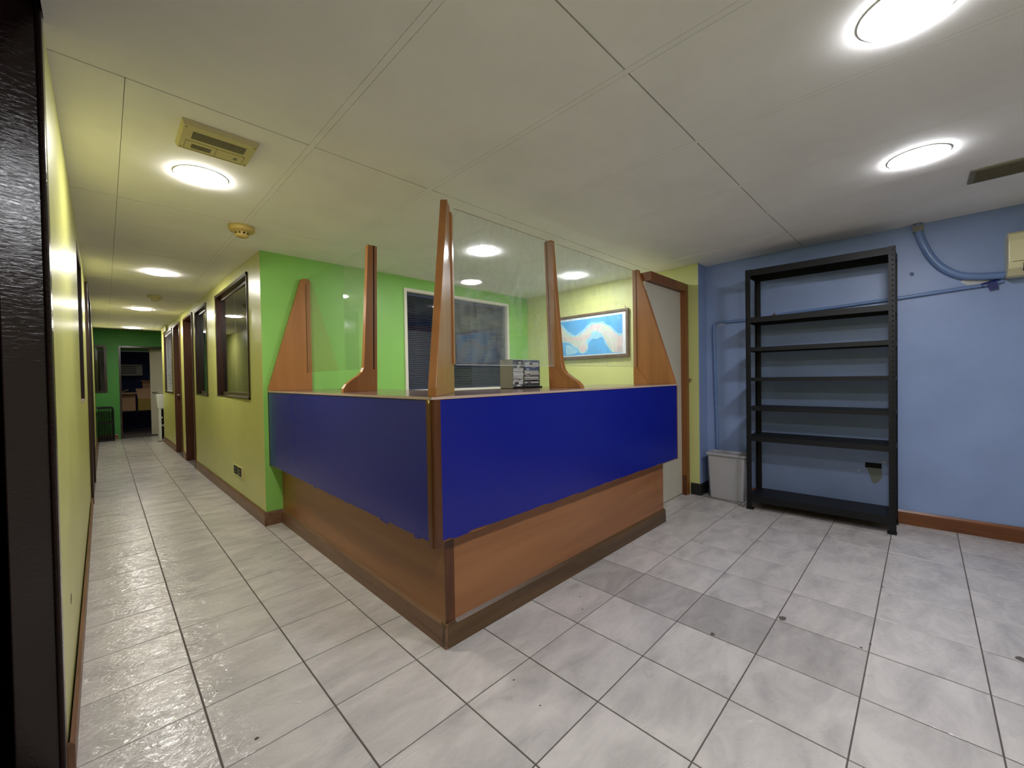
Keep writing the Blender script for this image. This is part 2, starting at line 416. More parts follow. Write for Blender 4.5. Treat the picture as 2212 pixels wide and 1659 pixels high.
# ------------------------------------------------------------------ ceiling
slab = B(-2.2, 5.4, YB-.3, 16.0, 2.50, 2.6).build('ceiling', 'ceil_dark', kind='structure')
CX = [-.58, .078, .722, 1.380, 2.035, 2.700, 3.300, 3.955, 4.62]
CY = [-3.17, -1.86, -.54, .765, 2.045, 3.370, 4.70, 6.03, 7.35, 8.67, 9.99, 11.31]
def panel(poly):
    z = [fz(x, y) for x, y in poly]
    n = len(poly); mb = MB()
    v = [(p[0], p[1], a) for p, a in zip(poly, z)]; w = [(p[0], p[1], a+.012) for p, a in zip(poly, z)]
    mb.add(v+w, [tuple(range(n))[::-1], tuple(range(n, 2*n))]+[(i, (i+1) % n, n+(i+1) % n, n+i) for i in range(n)])
    return mb.build('ceiling_panel', 'ceil', slab)
RW = .013
for i in range(len(CX)-1):
    for j in range(len(CY)-1):
        gl = .0009 if CX[i] in (.078, -.58) else RW+.0014; gr = .0009 if CX[i+1] == .078 else RW+.0014
        a, b, c, d = CX[i]+gl, CX[i+1]-gr, CY[j]+.0030, CY[j+1]-.0030
        if CY[j] < 2.0 and i == 0: b = CX[2]-RW-.0014
        if CY[j] < 2.0 and i == 1: continue
        if c < YB: c = YB
        if d > 11.31: d = 11.31
        a = max(a, xl((c+d)/2)-.03 if c > 2 else -.106)
        if b <= a+.02: continue
        if CY[j] >= 3.36:
            if a > xr(d): 
                if CY[j] > 3.5: continue
                d = 3.958
            elif b > xr(c):
                if CY[j] < 3.5:
                    e = xr(3.96)
                    panel([(a, c), (b, c), (b, 3.958), (e+.02, 3.958), (e-.01, d), (a, d)]); continue
                b = xr(d)+.02
        if b > xb(c): b = 4.60
        if a > 4.45 and False: continue
        if CY[j] == .765 and a == -.106:
            panel([(a, c), (b, c), (b, d), (-.14, d), (-.14, 1.884), (a, 1.884)]); continue
        sag = random.uniform(-.0015, .0015)
        panel([(a, c), (b, c), (b, d), (a, d)])
for i, x in enumerate(CX[2:-1]):
    y1 = 11.31 if x < .8 else 3.958
    mb = MB(); ys = [YB, .4, 1.6, y1]
    for q in range(3):
        ya, yb_ = ys[q], ys[q+1]
        mb.hexa([(x-RW, ya, fz(x, ya)), (x-RW, yb_, fz(x, yb_)), (x+RW, yb_, fz(x, yb_)), (x+RW, ya, fz(x, ya))],
                [(x-RW, ya, fz(x, ya)+.01), (x-RW, yb_, fz(x, yb_)+.01), (x+RW, yb_, fz(x, yb_)+.01), (x+RW, ya, fz(x, ya)+.01)])
    mb.build('ceiling_rail', 'ceil', slab)
# bright-dark backing a little above the boards
B(-.3, 4.7, YB, 3.96, 2.402, 2.41).build('ceiling_backing', 'ceil_dark', slab)
B(-.3, .96, 3.96, 11.31, 2.375, 2.38).build('ceiling_backing', 'ceil_dark', slab)
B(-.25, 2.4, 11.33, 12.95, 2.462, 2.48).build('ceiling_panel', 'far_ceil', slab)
B(-.25, .95, 11.312, 11.328, HC, 2.50).build('trim_1', 'ceil', kind='structure')

# ------------------------------------------------------------------ walls
# corridor right wall (walk toward the camera so that the thickness lies to +x)
pA = (xr(11.30), 11.30); pB = (xr(3.962), 3.962)
LR = (Vector(pB)-Vector(pA)).length
sR = lambda y: (11.30-y)*LR/(11.30-3.962)
def hole(y0, y1, z0, z1): return (sR(y1), sR(y0), z0, z1)
WH = 2.50
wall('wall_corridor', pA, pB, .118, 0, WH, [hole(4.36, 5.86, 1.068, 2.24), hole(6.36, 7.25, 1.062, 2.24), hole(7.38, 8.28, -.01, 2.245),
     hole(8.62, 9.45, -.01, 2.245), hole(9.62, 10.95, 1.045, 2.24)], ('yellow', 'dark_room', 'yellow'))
# green wall behind the counter
GX0, GX1, GY = .9545, 4.27, 3.96
wall('wall_back', (GX0, GY), (GX1, GY), .115, 0, WH, [(2.31-GX0, 3.895-GX0, 1.085, 2.225)], ('green', 'dark_room', 'green'))
# yellow wall at the right of the counter
wall('wall_right', (4.27, 4.075), (4.27, 1.604), .26, 0, WH, [], ('yellow_in', 'yellow_in', 'yellow_in'))
B(4.2705, 4.62, 1.598, 1.6035, 0, WH).build('wall_return', 'blue_wall', kind='structure')
# blue wall
wall('wall_blue', (xb(1.597), 1.597), (xb(YB), YB), .12, 0, WH, [(1.597-.345, 1.597-.240, .424, .468)], ('blue_wall', 'void', 'void'))
# wall behind the camera
B(-2.0, 4.9, YB-.12, YB, 0, WH).build('wall_front', 'cream_frame', kind='structure')
# left wall with door opening beside the camera, window, door
qA = (xl(1.88), 1.88); qB = (xl(12.8), 12.8); LL = (Vector(qB)-Vector(qA)).length; sL = lambda y: (y-1.88)*LL/(12.8-1.88)
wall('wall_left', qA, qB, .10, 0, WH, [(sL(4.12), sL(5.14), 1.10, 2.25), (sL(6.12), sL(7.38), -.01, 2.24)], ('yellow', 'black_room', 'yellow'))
B(-.21, -.107, YB, .55, 0, WH).build('wall_left_near', 'yellow', kind='structure')
B(-.21, -.107, .55, 1.88, 2.46, WH).build('trim_2', 'dark_wood', kind='structure')
# dark rooms behind the openings
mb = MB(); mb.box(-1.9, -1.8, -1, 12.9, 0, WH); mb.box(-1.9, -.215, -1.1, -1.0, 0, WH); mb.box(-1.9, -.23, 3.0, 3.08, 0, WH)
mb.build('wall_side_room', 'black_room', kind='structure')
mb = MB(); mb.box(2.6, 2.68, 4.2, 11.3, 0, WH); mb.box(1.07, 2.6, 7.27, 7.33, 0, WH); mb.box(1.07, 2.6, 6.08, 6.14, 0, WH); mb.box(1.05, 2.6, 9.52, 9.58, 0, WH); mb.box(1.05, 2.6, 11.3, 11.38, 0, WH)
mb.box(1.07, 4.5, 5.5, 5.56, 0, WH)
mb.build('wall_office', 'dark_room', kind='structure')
# far green wall with a door and a window
FY = 12.8
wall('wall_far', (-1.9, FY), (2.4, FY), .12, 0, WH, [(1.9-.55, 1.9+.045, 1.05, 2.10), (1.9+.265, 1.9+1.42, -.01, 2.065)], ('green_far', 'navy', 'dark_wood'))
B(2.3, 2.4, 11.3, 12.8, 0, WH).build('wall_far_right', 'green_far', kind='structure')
mb = MB(); mb.box(-.9, 2.6, 15.3, 15.4, 0, 2.12); mb.box(-1.0, -.9, 12.92, 15.4, 0, WH); mb.box(2.6, 2.7, 12.92, 15.4, 0, WH)
mb.build('wall_store_room', 'navy', kind='structure')
B(-.9, 2.6, 15.25, 15.4, 2.14, WH).build('wall_store_top', 'green', kind='structure')

# skirtings
def skirt_run(name, pts, h, th, m, side=1):
    mb = MB()
    for (x0, y0), (x1, y1) in pts:
        d = Vector((x1-x0, y1-y0, 0)).normalized(); n = Vector((-d.y, d.x, 0))*th*side
        a, b = Vector((x0, y0, .0005)), Vector((x1, y1, .0005)); H = Vector((0, 0, h)); e = n*.35
        mb.hexa([a, a+n, a+n+H*.86, a+e+H], [b, b+n, b+n+H*.86, b+e+H]) if side > 0 else mb.hexa([a+e+H, a+n+H*.86, a+n, a], [b+e+H, b+n+H*.86, b+n, b])
        mb.add([a, a+H, a+e+H], [(0, 1, 2)])
    return mb.build(name, m, kind='structure')
def rr(y, o=0): return (xr(y)+o, y)
skirt_run('baseboard_corridor', [(rr(7.36), rr(3.948)), (rr(8.60), rr(8.30)), (rr(11.30), rr(9.47))], .118, -.013, 'skirt')
skirt_run('baseboard_back', [((GX0-.016, GY), (1.084, GY))], .118, -.013, 'skirt')
skirt_run('baseboard_left', [((xl(1.9), 1.91), (xl(5.9), 5.9)), ((xl(7.5), 7.5), (xl(12.7), 12.7))], .098, -.018, 'skirt')
skirt_run('baseboard_blue', [((xb(1.30), 1.30), (xb(YB), YB))], .112, -.018, 'skirt_red')
skirt_run('baseboard_right', [((4.27, 1.69), (4.27, 1.598)), ((4.262, 1.597), (4.47, 1.597))], .118, -.008, 'skirt_black')
skirt_run('baseboard_far', [((-.12, FY), (.20, FY))], .11, -.012, 'skirt')

# near left door jamb
dj = thing('door_1', (-.165, 1.87, 0), 'dark glossy door frame at the left edge', None, kind='structure')
MB().prism([(-.206, 1.840, 0), (-.118, 1.858, 0), (-.118, 1.882, 0), (-.206, 1.882, 0)], (0, 0, 2.495)).build('door_jamb', 'jamb', dj, bevel=.003)
B(-.121, -.108, 1.845, 1.905, 0, 2.495).build('door_casing', 'jamb', dj, bevel=.004)

# corridor windows
def corridor_window(n, y0, y1, z0, z1, fm, blinds=False, wf=.045):
    w = thing('window_%d' % n, (xr((y0+y1)/2)+.05, (y0+y1)/2, z0), None, None, kind='structure')
    x = xr((y0+y1)/2); a, b = x-.004, x+.122
    for nm, q in (('frame_post', (y0, y0+.014)), ('frame_post', (y1-.03, y1))):
        B(a, b, q[0], q[1], z0, z1).build('window_frame', fm, w)
    B(a, b, y0, y1, z1-.03, z1).build('window_frame', fm, w)
    B(a, b, y0, y1, z0, z0+.018).build('window_sill', fm, w)
    sx = x+.035
    mb = MB()
    for q in ((y0+.014, y0+.014+wf), (y1-.03-wf, y1-.03)): mb.box(sx, sx+.03, q[0], q[1], z0+.018, z1-.03)
    mb.box(sx, sx+.03, y0+.014, y1-.03, z0+.018, z0+.018+wf*.9); mb.box(sx, sx+.03, y0+.014, y1-.03, z1-.03-wf*.8, z1-.03)
    mb.build('window_sash', fm, w, bevel=.003)
    B(sx+.010, sx+.014, y0+.014+wf*.8, y1-.03-wf*.8, z0+.03, z1-.045).build('window_pane', 'window_glass', w)
    return w, sx
W1, sx1 = corridor_window(1, 4.36, 5.86, 1.068, 2.24, 'dark_wood')
W2, sx2 = corridor_window(2, 6.36, 7.25, 1.062, 2.24, 'dark_wood')
W3, sx3 = corridor_window(3, 9.62, 10.95, 1.045, 2.24, 'brown_jamb')
mb = MB()
z = 1.09
while z < 2.19:
    mb.add([(sx3-.016, 9.66, z), (sx3-.016, 10.9, z), (sx3-.002, 10.9, z+.016), (sx3-.002, 9.66, z+.016)], [(0, 1, 2, 3)]); z += .024
bl = thing('window_blind', (sx3, 10.28, 1.09), 'white venetian blind closed in the far corridor window', 'blind')
mb.build('blind_slat', 'slat_white', bl, kind='stuff')
B(sx3-.02, sx3-.001, 9.65, 10.91, 2.18, 2.205).build('head_rail', 'white', bl)
B(sx3-.018, sx3-.002, 9.66, 10.9, 1.074, 1.088).build('bottom_rail', 'white', bl)
# pale boxed-in piece above the far corridor window
B(xr(10.6)-.03, xr(10.6), 10.2, 11.0, 2.245, 2.34).build('trim_3', 'yellow', kind='structure')

# corridor doors (brown jambs, leaves)
def corridor_door(n, y0, y1, z1, knob=None, ajar=False):
    d = thing('door_%d' % n, (xr(y0)+.05, (y0+y1)/2, 0), None, None, kind='structure')
    x = xr((y0+y1)/2)-.012; t = .028
    B(x, x+.142, y1-t, y1, 0, z1).build('door_jamb', 'brown_jamb', d)
    B(x, x+.142, y0, y0+t, 0, z1).build('door_jamb', 'brown_jamb', d)
    B(x, x+.142, y0+t, y1-t, z1-t, z1).build('door_head', 'brown_jamb', d)
    lf = B(x+.10, x+.138, y0+t+.002, y1-t-.002, .006, z1-t-.002).build('door_leaf', 'dark_wood' if not ajar else 'brown_jamb', d)
    if knob:
        MB().tube([(x+.10, y1-t-.06, 1.02), (x+.045, y1-t-.06, 1.02)], .009).build('door_knob', 'chrome', lf)
        kb = MB(); 
        kb.tube([(x+.052, y1-t-.06, 1.02), (x+.044, y1-t-.06, 1.02), (x+.030, y1-t-.06, 1.02), (x+.024, y1-t-.06, 1.02)], .024, 12).build('door_knob', 'chrome', lf)
    return d
corridor_door(2, 7.38, 8.28, 2.245)
corridor_door(3, 8.62, 9.45, 2.245, knob=True)
# left wall window and door
w4 = thing('window_4', (-.15, 4.63, 1.1), None, None, kind='structure')
x = xl(4.6)
for q in ((4.12, 4.165), (5.09, 5.14)): B(x-.098, x-.004, q[0], q[1], 1.10, 2.25).build('window_frame', 'dark_wood', w4)
B(x-.098, x-.004, 4.12, 5.14, 2.22, 2.25).build('window_frame', 'dark_wood', w4)
B(x-.098, x+.002, 4.12, 5.14, 1.10, 1.112).build('window_sill', 'edge', w4)
B(x-.07, x-.066, 4.165, 5.09, 1.112, 2.22).build('window_pane', 'window_glass', w4)
d4 = thing('door_4', (-.14, 6.75, 0), None, None, kind='structure')
x = xl(6.7)
for q in ((6.02, 6.13), (7.37, 7.48)): B(x-.10, x+.024, q[0], q[1], 0, 2.27).build('door_casing', 'dark_wood', d4, bevel=.003)
B(x-.10, x+.024, 6.13, 7.37, 2.23, 2.30).build('door_casing', 'dark_wood', d4)
lf = B(x-.06, x-.02, 6.135, 7.365, .005, 2.228).build('door_leaf', 'dark_wood', d4)
# far door and its open leaf, far window
d5 = thing('door_5', (.64, FY, 0), None, None, kind='structure')
B(.238, .272, FY-.02, FY+.13, 0, 2.10).build('door_jamb', 'dark_wood', d5)
B(1.412, 1.446, FY-.02, FY+.13, 0, 2.10).build('door_jamb', 'dark_wood', d5)
B(.272, 1.412, FY-.02, FY+.13, 2.062, 2.10).build('door_head', 'dark_wood', d5)
hx, hy = 1.410, FY+.09; ang = math.radians(27); L = .70
dx, dy = -math.cos(ang), math.sin(ang); nx, ny = -dy*.0, 0
P = lambda s, t, z: (hx+dx*s+dy*t, hy+dy*s-dx*t, z)
leaf = MB().hexa([P(0, 0, .006), P(L, 0, .006), P(L, .035, .006), P(0, .035, .006)], [P(0, 0, 2.055), P(L, 0, 2.055), P(L, .035, 2.055), P(0, .035, 2.055)]).build('door_leaf', 'cream', d5)
MB().tube([P(L-.06, 0, 1.02), P(L-.06, -.05, 1.02), P(L-.07, -.055, 1.02), P(L-.17, -.055, 1.02)], .010).build('door_handle', 'chrome', leaf)
w5 = thing('window_5', (-.2, FY, 1.05), None, None, kind='structure')
mb = MB(); mb.box(-.55, .045, FY-.015, FY+.1, 2.06, 2.10); mb.box(-.55, .045, FY-.015, FY+.1, 1.05, 1.09); mb.box(.005, .045, FY-.015, FY+.1, 1.09, 2.06)
mb.build('window_frame', 'dark_wood', w5)
B(-.55, .005, FY+.02, FY+.024, 1.09, 2.06).build('window_pane', 'window_glass', w5)

# window in the green wall with navy blind
w6 = thing('window_6', (3.1, GY, 1.085), None, None, kind='structure')
x0, x1, z0, z1 = 2.31, 3.895, 1.085, 2.225; fw = .036
for nm, q in (('f', (x0, x0+fw, z0, z1)), ('f', (x1-fw, x1, z0, z1)), ('f', (x0+fw, x1-fw, z1-fw, z1)), ('f', (x0+fw, x1-fw, z0, z0+fw*.8))):
    B(q[0], q[1], GY-.012, GY+.116, q[2], q[3]).build('window_frame', 'cream_frame', w6, bevel=.003)
B(x0+fw, x1-fw, GY+.03, GY+.034, z0+fw*.8, z1-fw).build('window_pane', 'window_glass', w6)
wb = thing('window_blind', (3.1, GY+.07, 1.13), 'dark navy venetian blind behind the cream framed window in the green wall', 'blind')
z = z0+fw*.8+.022; sl = None
while z < z1-fw-.035:
    if sl is None:
        mb = MB(); mb.add([(x0+fw+.006, GY+.058, z), (x1-fw-.006, GY+.058, z), (x1-fw-.006, GY+.078, z+.011), (x0+fw+.006, GY+.078, z+.011),
                           (x0+fw+.006, GY+.058, z-.001), (x1-fw-.006, GY+.058, z-.001), (x1-fw-.006, GY+.078, z+.010), (x0+fw+.006, GY+.078, z+.010)],
                          [(0, 1, 2, 3), (7, 6, 5, 4), (0, 4, 5, 1), (2, 6, 7, 3)])
        sl = mb.build('blind_slat', 'slat', wb); zz = z
    else:
        c = sl.copy(); COL.objects.link(c); c.location = sl.location+Vector((0, 0, z-zz))
    z += .0205
B(x0+fw+.004, x1-fw-.004, GY+.055, GY+.085, z1-fw-.03, z1-fw).build('head_rail', 'slat', wb)
B(x0+fw+.006, x1-fw-.006, GY+.058, GY+.08, z0+fw*.8+.002, z0+fw*.8+.014).build('bottom_rail', 'slat', wb)

# staff door beside the counter
d6 = thing('door_6', (3.85, 1.745, 0), None, None, kind='structure')
B(3.455, 4.262, 1.70, 1.80, 2.078, 2.155).build('door_head', 'frame', d6, bevel=.002)
B(4.196, 4.262, 1.70, 1.80, 0, 2.078).build('door_jamb', 'frame', d6, bevel=.002)
B(3.36, 3.44, 1.765, 1.80, 0, 1.11).build('door_jamb', 'frame', d6)
B(3.442, 4.194, 1.752, 1.79, .012, 2.074).build('door_leaf', 'cream', d6)
B(4.185, 4.196, 1.705, 1.735, .0, .2).build('door_stop', 'trim', d6)
mb = MB(); mb.box(4.262, 4.269, 1.685, 1.70, 1.15, 1.19); mb.tube([(4.262, 1.69, 1.185), (4.262, 1.672, 1.185), (4.25, 1.668, 1.165)], .004, 6)
mb.build('door_latch', 'chrome', d6)

# ------------------------------------------------------------------ reception counter
T = 1.153
ct = thing('reception_counter', (1.6, 2.2, 0), 'L-shaped wooden reception counter with royal blue front panels and glass screens', 'counter')
bx, by, ex = 1.085, 1.540, 3.302
B(bx, bx+.45, by+.001, 3.958, 0, 1.10).build('base_panel', 'lam_y', ct)
B(bx+.001, ex, by, by+.5, 0, 1.101).build('base_panel', 'lam_x', ct)
# plinth
mb = MB()
mb.hexa([(bx-.016, by-.014, .0005), (bx, by-.014, .0005), (bx, by-.014, .112), (bx-.013, by-.014, .098)], [(bx-.016, 3.957, .0005), (bx, 3.957, .0005), (bx, 3.957, .112), (bx-.013, 3.957, .098)])
mb.build('plinth', 'skirt', ct)
mb = MB()
mb.hexa([(bx-.0, by-.016, .0005), (bx-.0, by-.013, .098), (bx-.0, by, .112), (bx-.0, by, .0005)], [(ex+.014, by-.016, .0005), (ex+.014, by-.013, .098), (ex+.014, by, .112), (ex+.014, by, .0005)])
mb.box(ex, ex+.014, by, by+.3, .0005, .11)
mb.build('plinth', 'plinth', ct)
mb = MB(); n = 8; r = .02; cx0, cy0 = bx-.016+r, by-.016+r
pl = [(cx0+r*math.cos(math.pi+math.pi/2*k/n), cy0+r*math.sin(math.pi+math.pi/2*k/n), .0005) for k in range(n+1)]+[(bx+.045, by-.017, .0005), (bx+.045, by-.002, .0005), (bx-.001, by+.045, .0005), (bx-.0168, by+.01, .0005)]
mb.prism(pl, (0, 0, .106)).build('plinth', 'plinth', ct)
B(bx-.003, bx+.046, by-.004, by+.004, .09, .60).build('corner_strip', 'trim', ct, bevel=.001)
# overhanging body
ox, oy, ozb, ozt = .990, 1.481, .512, 1.140
rE = 3.462
B(ox+.008, bx, oy+.04, 3.957, ozb, ozt).build('overhang_body', 'lam_y', ct)
B(ox+.04, rE-.012, oy+.008, by, ozb, ozt).build('overhang_body', 'lam_x', ct)
B(ex-.05, rE-.012, by, 1.745, ozb, ozt).build('overhang_body', 'lam_x', ct)
# blue panels with uneven painted lower edge
def paint_panel(a, b, plane, axis, zt, zb):
    pts = [(a, zt), (a, zb)]; s = a; rs = random.Random(3 if axis == 'x' else 5)
    while s < b:
        s += rs.uniform(.03, .09)
        jag = rs.choice([0, 0, 0, 0, .002, .004, -.004]); pts.append((min(s, b), zb+jag))
    pts.append((b, zt))
    P3 = [(plane, p, z) if axis == 'x' else (p, plane, z) for p, z in pts]
    return MB().prism(P3, (.008, 0, 0) if axis == 'x' else (0, .008, 0))
paint_panel(oy+.031, 3.950, ox, 'x', ozt-.001, ozb+.006).build('blue_panel', 'blue', ct)
paint_panel(ox+.031, rE-.012, oy, 'y', ozt-.001, ozb+.010).build('blue_panel', 'blue', ct)
B(ox-.002, ox+.02, 3.9505, 3.958, ozb, ozt).build('end_strip', 'trim', ct)
B(rE-.0118, rE, oy-.002, 1.745, ozb, ozt).build('end_strip', 'frame', ct, bevel=.001)
# dried paint blotches along the lower edges
for s, z, w, ax in ((2.90, ozb+.004, .035, 'x'), (1.93, ozb+.002, .06, 'x'), (1.62, ozb+.003, .03, 'x'), (1.13, ozb+.010, .06, 'y')):
    n = 9; pts = []
    for q in range(n):
        a = 6.283*q/n; k = random.uniform(.6, 1.1)
        u_, v_ = s+w*k*math.cos(a), z+.009*k*math.sin(a)
        pts.append((ox-.0006, u_, v_) if ax == 'x' else (u_, oy-.0006, v_))
    MB().prism(pts, (.002, 0, 0) if ax == 'x' else (0, .002, 0)).build('paint_blotch', 'blue', ct)
# rounded corner trim
mb = MB(); r = .031; n = 8
cx0, cy0 = ox+r, oy+r
pl = [(ox+.02, oy+r+.012, ozb-.014), (ox-.003, oy+r+.012, ozb-.014), (ox-.003, oy+.016, ozb-.014)]
pl += [(ox-.003+.018*(1-math.cos(math.pi/2*k/5)), oy+.016-.018*math.sin(math.pi/2*k/5), ozb-.014) for k in range(1, 5)]
pl += [(ox+.016, oy-.003, ozb-.014), (ox+r+.010, oy-.003, ozb-.014), (ox+r+.010, oy+.02, ozb-.014), (ox+.02, oy+.02, ozb-.014)]
mb.prism(pl, (0, 0, ozt-ozb+.014)).build('corner_trim', 'trim', ct)
MB().prism([(ox-.0036, oy+.030, ozt-.002), (ox-.0036, oy+.012, ozt-.002), (ox-.0036, oy+.020, ozt-.018)], (.002, 0, 0)).build('corner_chip', 'gold', ct)
# countertop
tz0 = 1.141
poly = [(ox-.004, oy-.004, tz0), (rE+.002, oy-.004, tz0), (rE+.002, 1.90, tz0), (3.30, 2.15, tz0), (1.60, 2.15, tz0), (1.60, 3.957, tz0), (ox-.004, 3.957, tz0)]
mb = MB(); mb.prism(poly, (0, 0, T-tz0))
top = mb.build('countertop', ['top', 'edge'], ct)
for p in top.data.polygons:
    if abs(p.normal.z) < .5: p.material_index = 1

# fins that hold the glass
def fin(profile, plane, axis, th, slot, parent=ct, z_lo=1.31, z_hi=None, m='lam'):
    """profile in (s, z); extruded by th along the other horizontal axis from `plane`"""
    P3 = [(s, plane, z) if axis == 'x' else (plane, s, z) for s, z in profile]
    ob = MB().prism(P3, (0, th, 0) if axis == 'x' else (th, 0, 0)).build('screen_fin', m, parent, bevel=.0025)
    return ob
z2 = 2.165
# left end fin on the green wall
f1 = fin([(.987, T), (.990, T+.03), (1.262, 2.135), (1.285, 2.152), (1.325, 2.152), (1.340, 2.135), (1.342, T)], 3.922, 'x', .035, 0)
# middle fin of the left leg, with a swept foot
f2p = [(1.108, T), (1.112, 1.178), (1.130, 1.205), (1.170, 1.235), (1.215, 1.264), (1.240, 1.288), (1.252, 1.315), (1.256, 1.36), (1.300, 2.160), (1.366, 2.160), (1.346, T)]
f2 = fin(f2p, 2.682, 'x', .040, 0)
# middle fin of the front leg
f3p = [(1.620, T), (1.630, 1.172), (1.660, 1.200), (1.710, 1.228), (1.752, 1.255), (1.778, 1.285), (1.792, 1.33), (1.797, 1.37), (1.868, 2.205), (1.930, 2.205), (1.900, T)]
f3 = fin(f3p, 2.270, 'y', .040, 0)
# right end fin
f4 = fin([(1.486, T), (1.490, T+.03), (1.812, 2.185), (1.866, 2.185), (1.866, T)], 3.425, 'y', .036, 0)
# corner fin on the diagonal
def dg(t, z, w): c = .7071; return (ox-.002+t+w*c, oy-.002+t-w*c, z)
prof = [(0.0, T), (.003, T+.04), (.288, 2.17), (.345, 2.17), (.352, 2.15), (.382, 2.14), (.392, T)]
A = [Vector(dg(t+.004, z, -.018)) for t, z in prof]
f5 = MB().prism(A, Vector(dg(0, 0, .018))-Vector(dg(0, 0, -.018))).build('screen_fin', 'lam', ct, bevel=.003)
# dark rebate lines where the glass sits
def groove(pts, ext, par): MB().prism(pts, ext).build('glass_slot', 'void', par)
def gq(a, b, c, d, y0, th=.0015): return [(a, y0, c), (b, y0, c), (b, y0, d), (a, y0, d)]
MB().hexa([(1.301, 3.9205, 1.305), (1.304, 3.9205, 1.305), (1.304, 3.9205, 2.10), (1.301, 3.9205, 2.10)], [(1.301, 3.924, 1.305), (1.304, 3.924, 1.305), (1.304, 3.924, 2.10), (1.301, 3.924, 2.10)]).build('glass_slot', 'void', f1)
MB().hexa([(1.320, 2.6805, 1.305), (1.327, 2.6805, 1.305), (1.345, 2.6805, 2.161), (1.338, 2.6805, 2.161)], [(1.320, 2.684, 1.305), (1.327, 2.684, 1.305), (1.345, 2.684, 2.161), (1.338, 2.684, 2.161)]).build('glass_slot', 'void', f2)
MB().hexa([(2.2685, 1.878, 1.305), (2.2685, 1.883, 1.305), (2.2685, 1.910, 2.206), (2.2685, 1.905, 2.206)], [(2.272, 1.878, 1.305), (2.272, 1.883, 1.305), (2.272, 1.910, 2.206), (2.272, 1.905, 2.206)]).build('glass_slot', 'void', f3)
MB().hexa([(3.4235, 1.826, 1.31), (3.4235, 1.830, 1.31), (3.4235, 1.830, 2.186), (3.4235, 1.826, 2.186)], [(3.427, 1.826, 1.31), (3.427, 1.830, 1.31), (3.427, 1.830, 2.186), (3.427, 1.826, 2.186)]).build('glass_slot', 'void', f4)
# slim retaining batten on the corner fin
bt = [Vector(dg(t+.004, z, .0185)) for t, z in [(.352, 1.31), (.352, 2.14), (.384, 2.138), (.391, 1.31)]]
MB().prism(bt, Vector((.006, -.006, 0))).build('glass_batten', 'lam', f5, bevel=.001)
# glass
GYP = 1.842
def pane(x0, x1, y0, y1, z0, z1, m='glass'):
    p = B(x0, x1, y0, y1, z0, z1).build('glass_pane', m, ct)
    return p
p1 = pane(1.395, 2.268, GYP, GYP+.006, 1.309, 2.178)
p2 = pane(2.312, 3.423, GYP, GYP+.006, 1.312, 2.178)
p3 = pane(1.306, 1.312, 2.724, 3.920, 1.309, 2.150, 'glass_clean')
B(1.40, 2.268, GYP-.0005, GYP+.0065, 1.3065, 1.3095).build('glass_edge', 'white', p1)
B(2.312, 3.423, GYP-.0003, GYP+.0063, 1.3105, 1.3122).build('glass_edge', 'edge', p2)
for q, (a, b, zz) in enumerate(((1.40, 2.268, 2.178), (2.312, 3.423, 2.178))):
    B(a, b, GYP-.0003, GYP+.0063, zz, zz+.0012).build('glass_edge', 'edge', (p1, p2)[q])
# pale chip by the foot of the middle fin
B(2.318, 2.36, 1.66, 1.70, T, T+.012).build('paper_block', 'gold', None, label='small cream paper block behind the foot of the middle wooden fin on the counter', cat='paper block')

# ------------------------------------------------------------------ map on the yellow wall
mp = thing('wall_map', (4.26, 2.95, 1.45), 'framed blue and green map of an isthmus hanging on the yellow-green wall', 'map')
y0, y1, z0, z1 = 2.370, 3.425, 1.450, 2.006; fx = 4.236
mb = MB()
for a in ((y0, y1, z0, z0+.036), (y0, y1, z1-.028, z1)): mb.box(fx, 4.268, a[0], a[1], a[2], a[3])
for a in ((y0, y0+.030), (y1-.030, y1)): mb.box(fx, 4.268, a[0], a[1], z0+.036, z1-.028)
mb.build('frame', 'map_frame', mp, bevel=.004)
B(4.246, 4.266, y0+.026, y1-.026, z0+.03, z1-.024).build('map_sheet', 'map_w', mp)
def art(pts, d, m, name='map_print'):
    return MB().prism([(4.2455-d, a, b) for a, b in pts], (.0006, 0, 0)).build(name, m, mp)
def sp(pts, k=3):
    o = []; n = len(pts)
    for i in range(n):
        p0_, p1_, p2_, p3_ = pts[i-1], pts[i], pts[(i+1) % n], pts[(i+2) % n]
        for q in range(k):
            t = q/k
            o.append(tuple(.5*((2*p1_[a])+(-p0_[a]+p2_[a])*t+(2*p0_[a]-5*p1_[a]+4*p2_[a]-p3_[a])*t*t+(-p0_[a]+3*p1_[a]-3*p2_[a]+p3_[a])*t**3) for a in (0, 1)))
    return o
art([(2.444, 1.498), (3.392, 1.498), (3.392, 1.944), (2.444, 1.944)], .0002, 'map_sea')
art([(3.391, 1.953), (3.304, 1.895), (3.249, 1.83), (3.191, 1.795), (3.134, 1.756), (3.098, 1.753), (3.062, 1.778), (2.991, 1.812), (2.936, 1.858), (2.867, 1.896), (2.801, 1.883), (2.704, 1.889), (2.666, 1.852), (2.598, 1.823), (2.55, 1.77), (2.502, 1.728), (2.445, 1.723), (2.444, 1.501), (2.584, 1.509), (2.621, 1.548), (2.67, 1.612), (2.695, 1.674), (2.732, 1.716), (2.791, 1.681), (2.857, 1.692), (2.905, 1.662), (2.922, 1.624), (2.916, 1.578), (2.955, 1.526), (3.01, 1.514), (3.059, 1.534), (3.08, 1.576), (3.144, 1.604), (3.201, 1.655), (3.282, 1.672), (3.396, 1.687)], .0004, 'map_shelf')
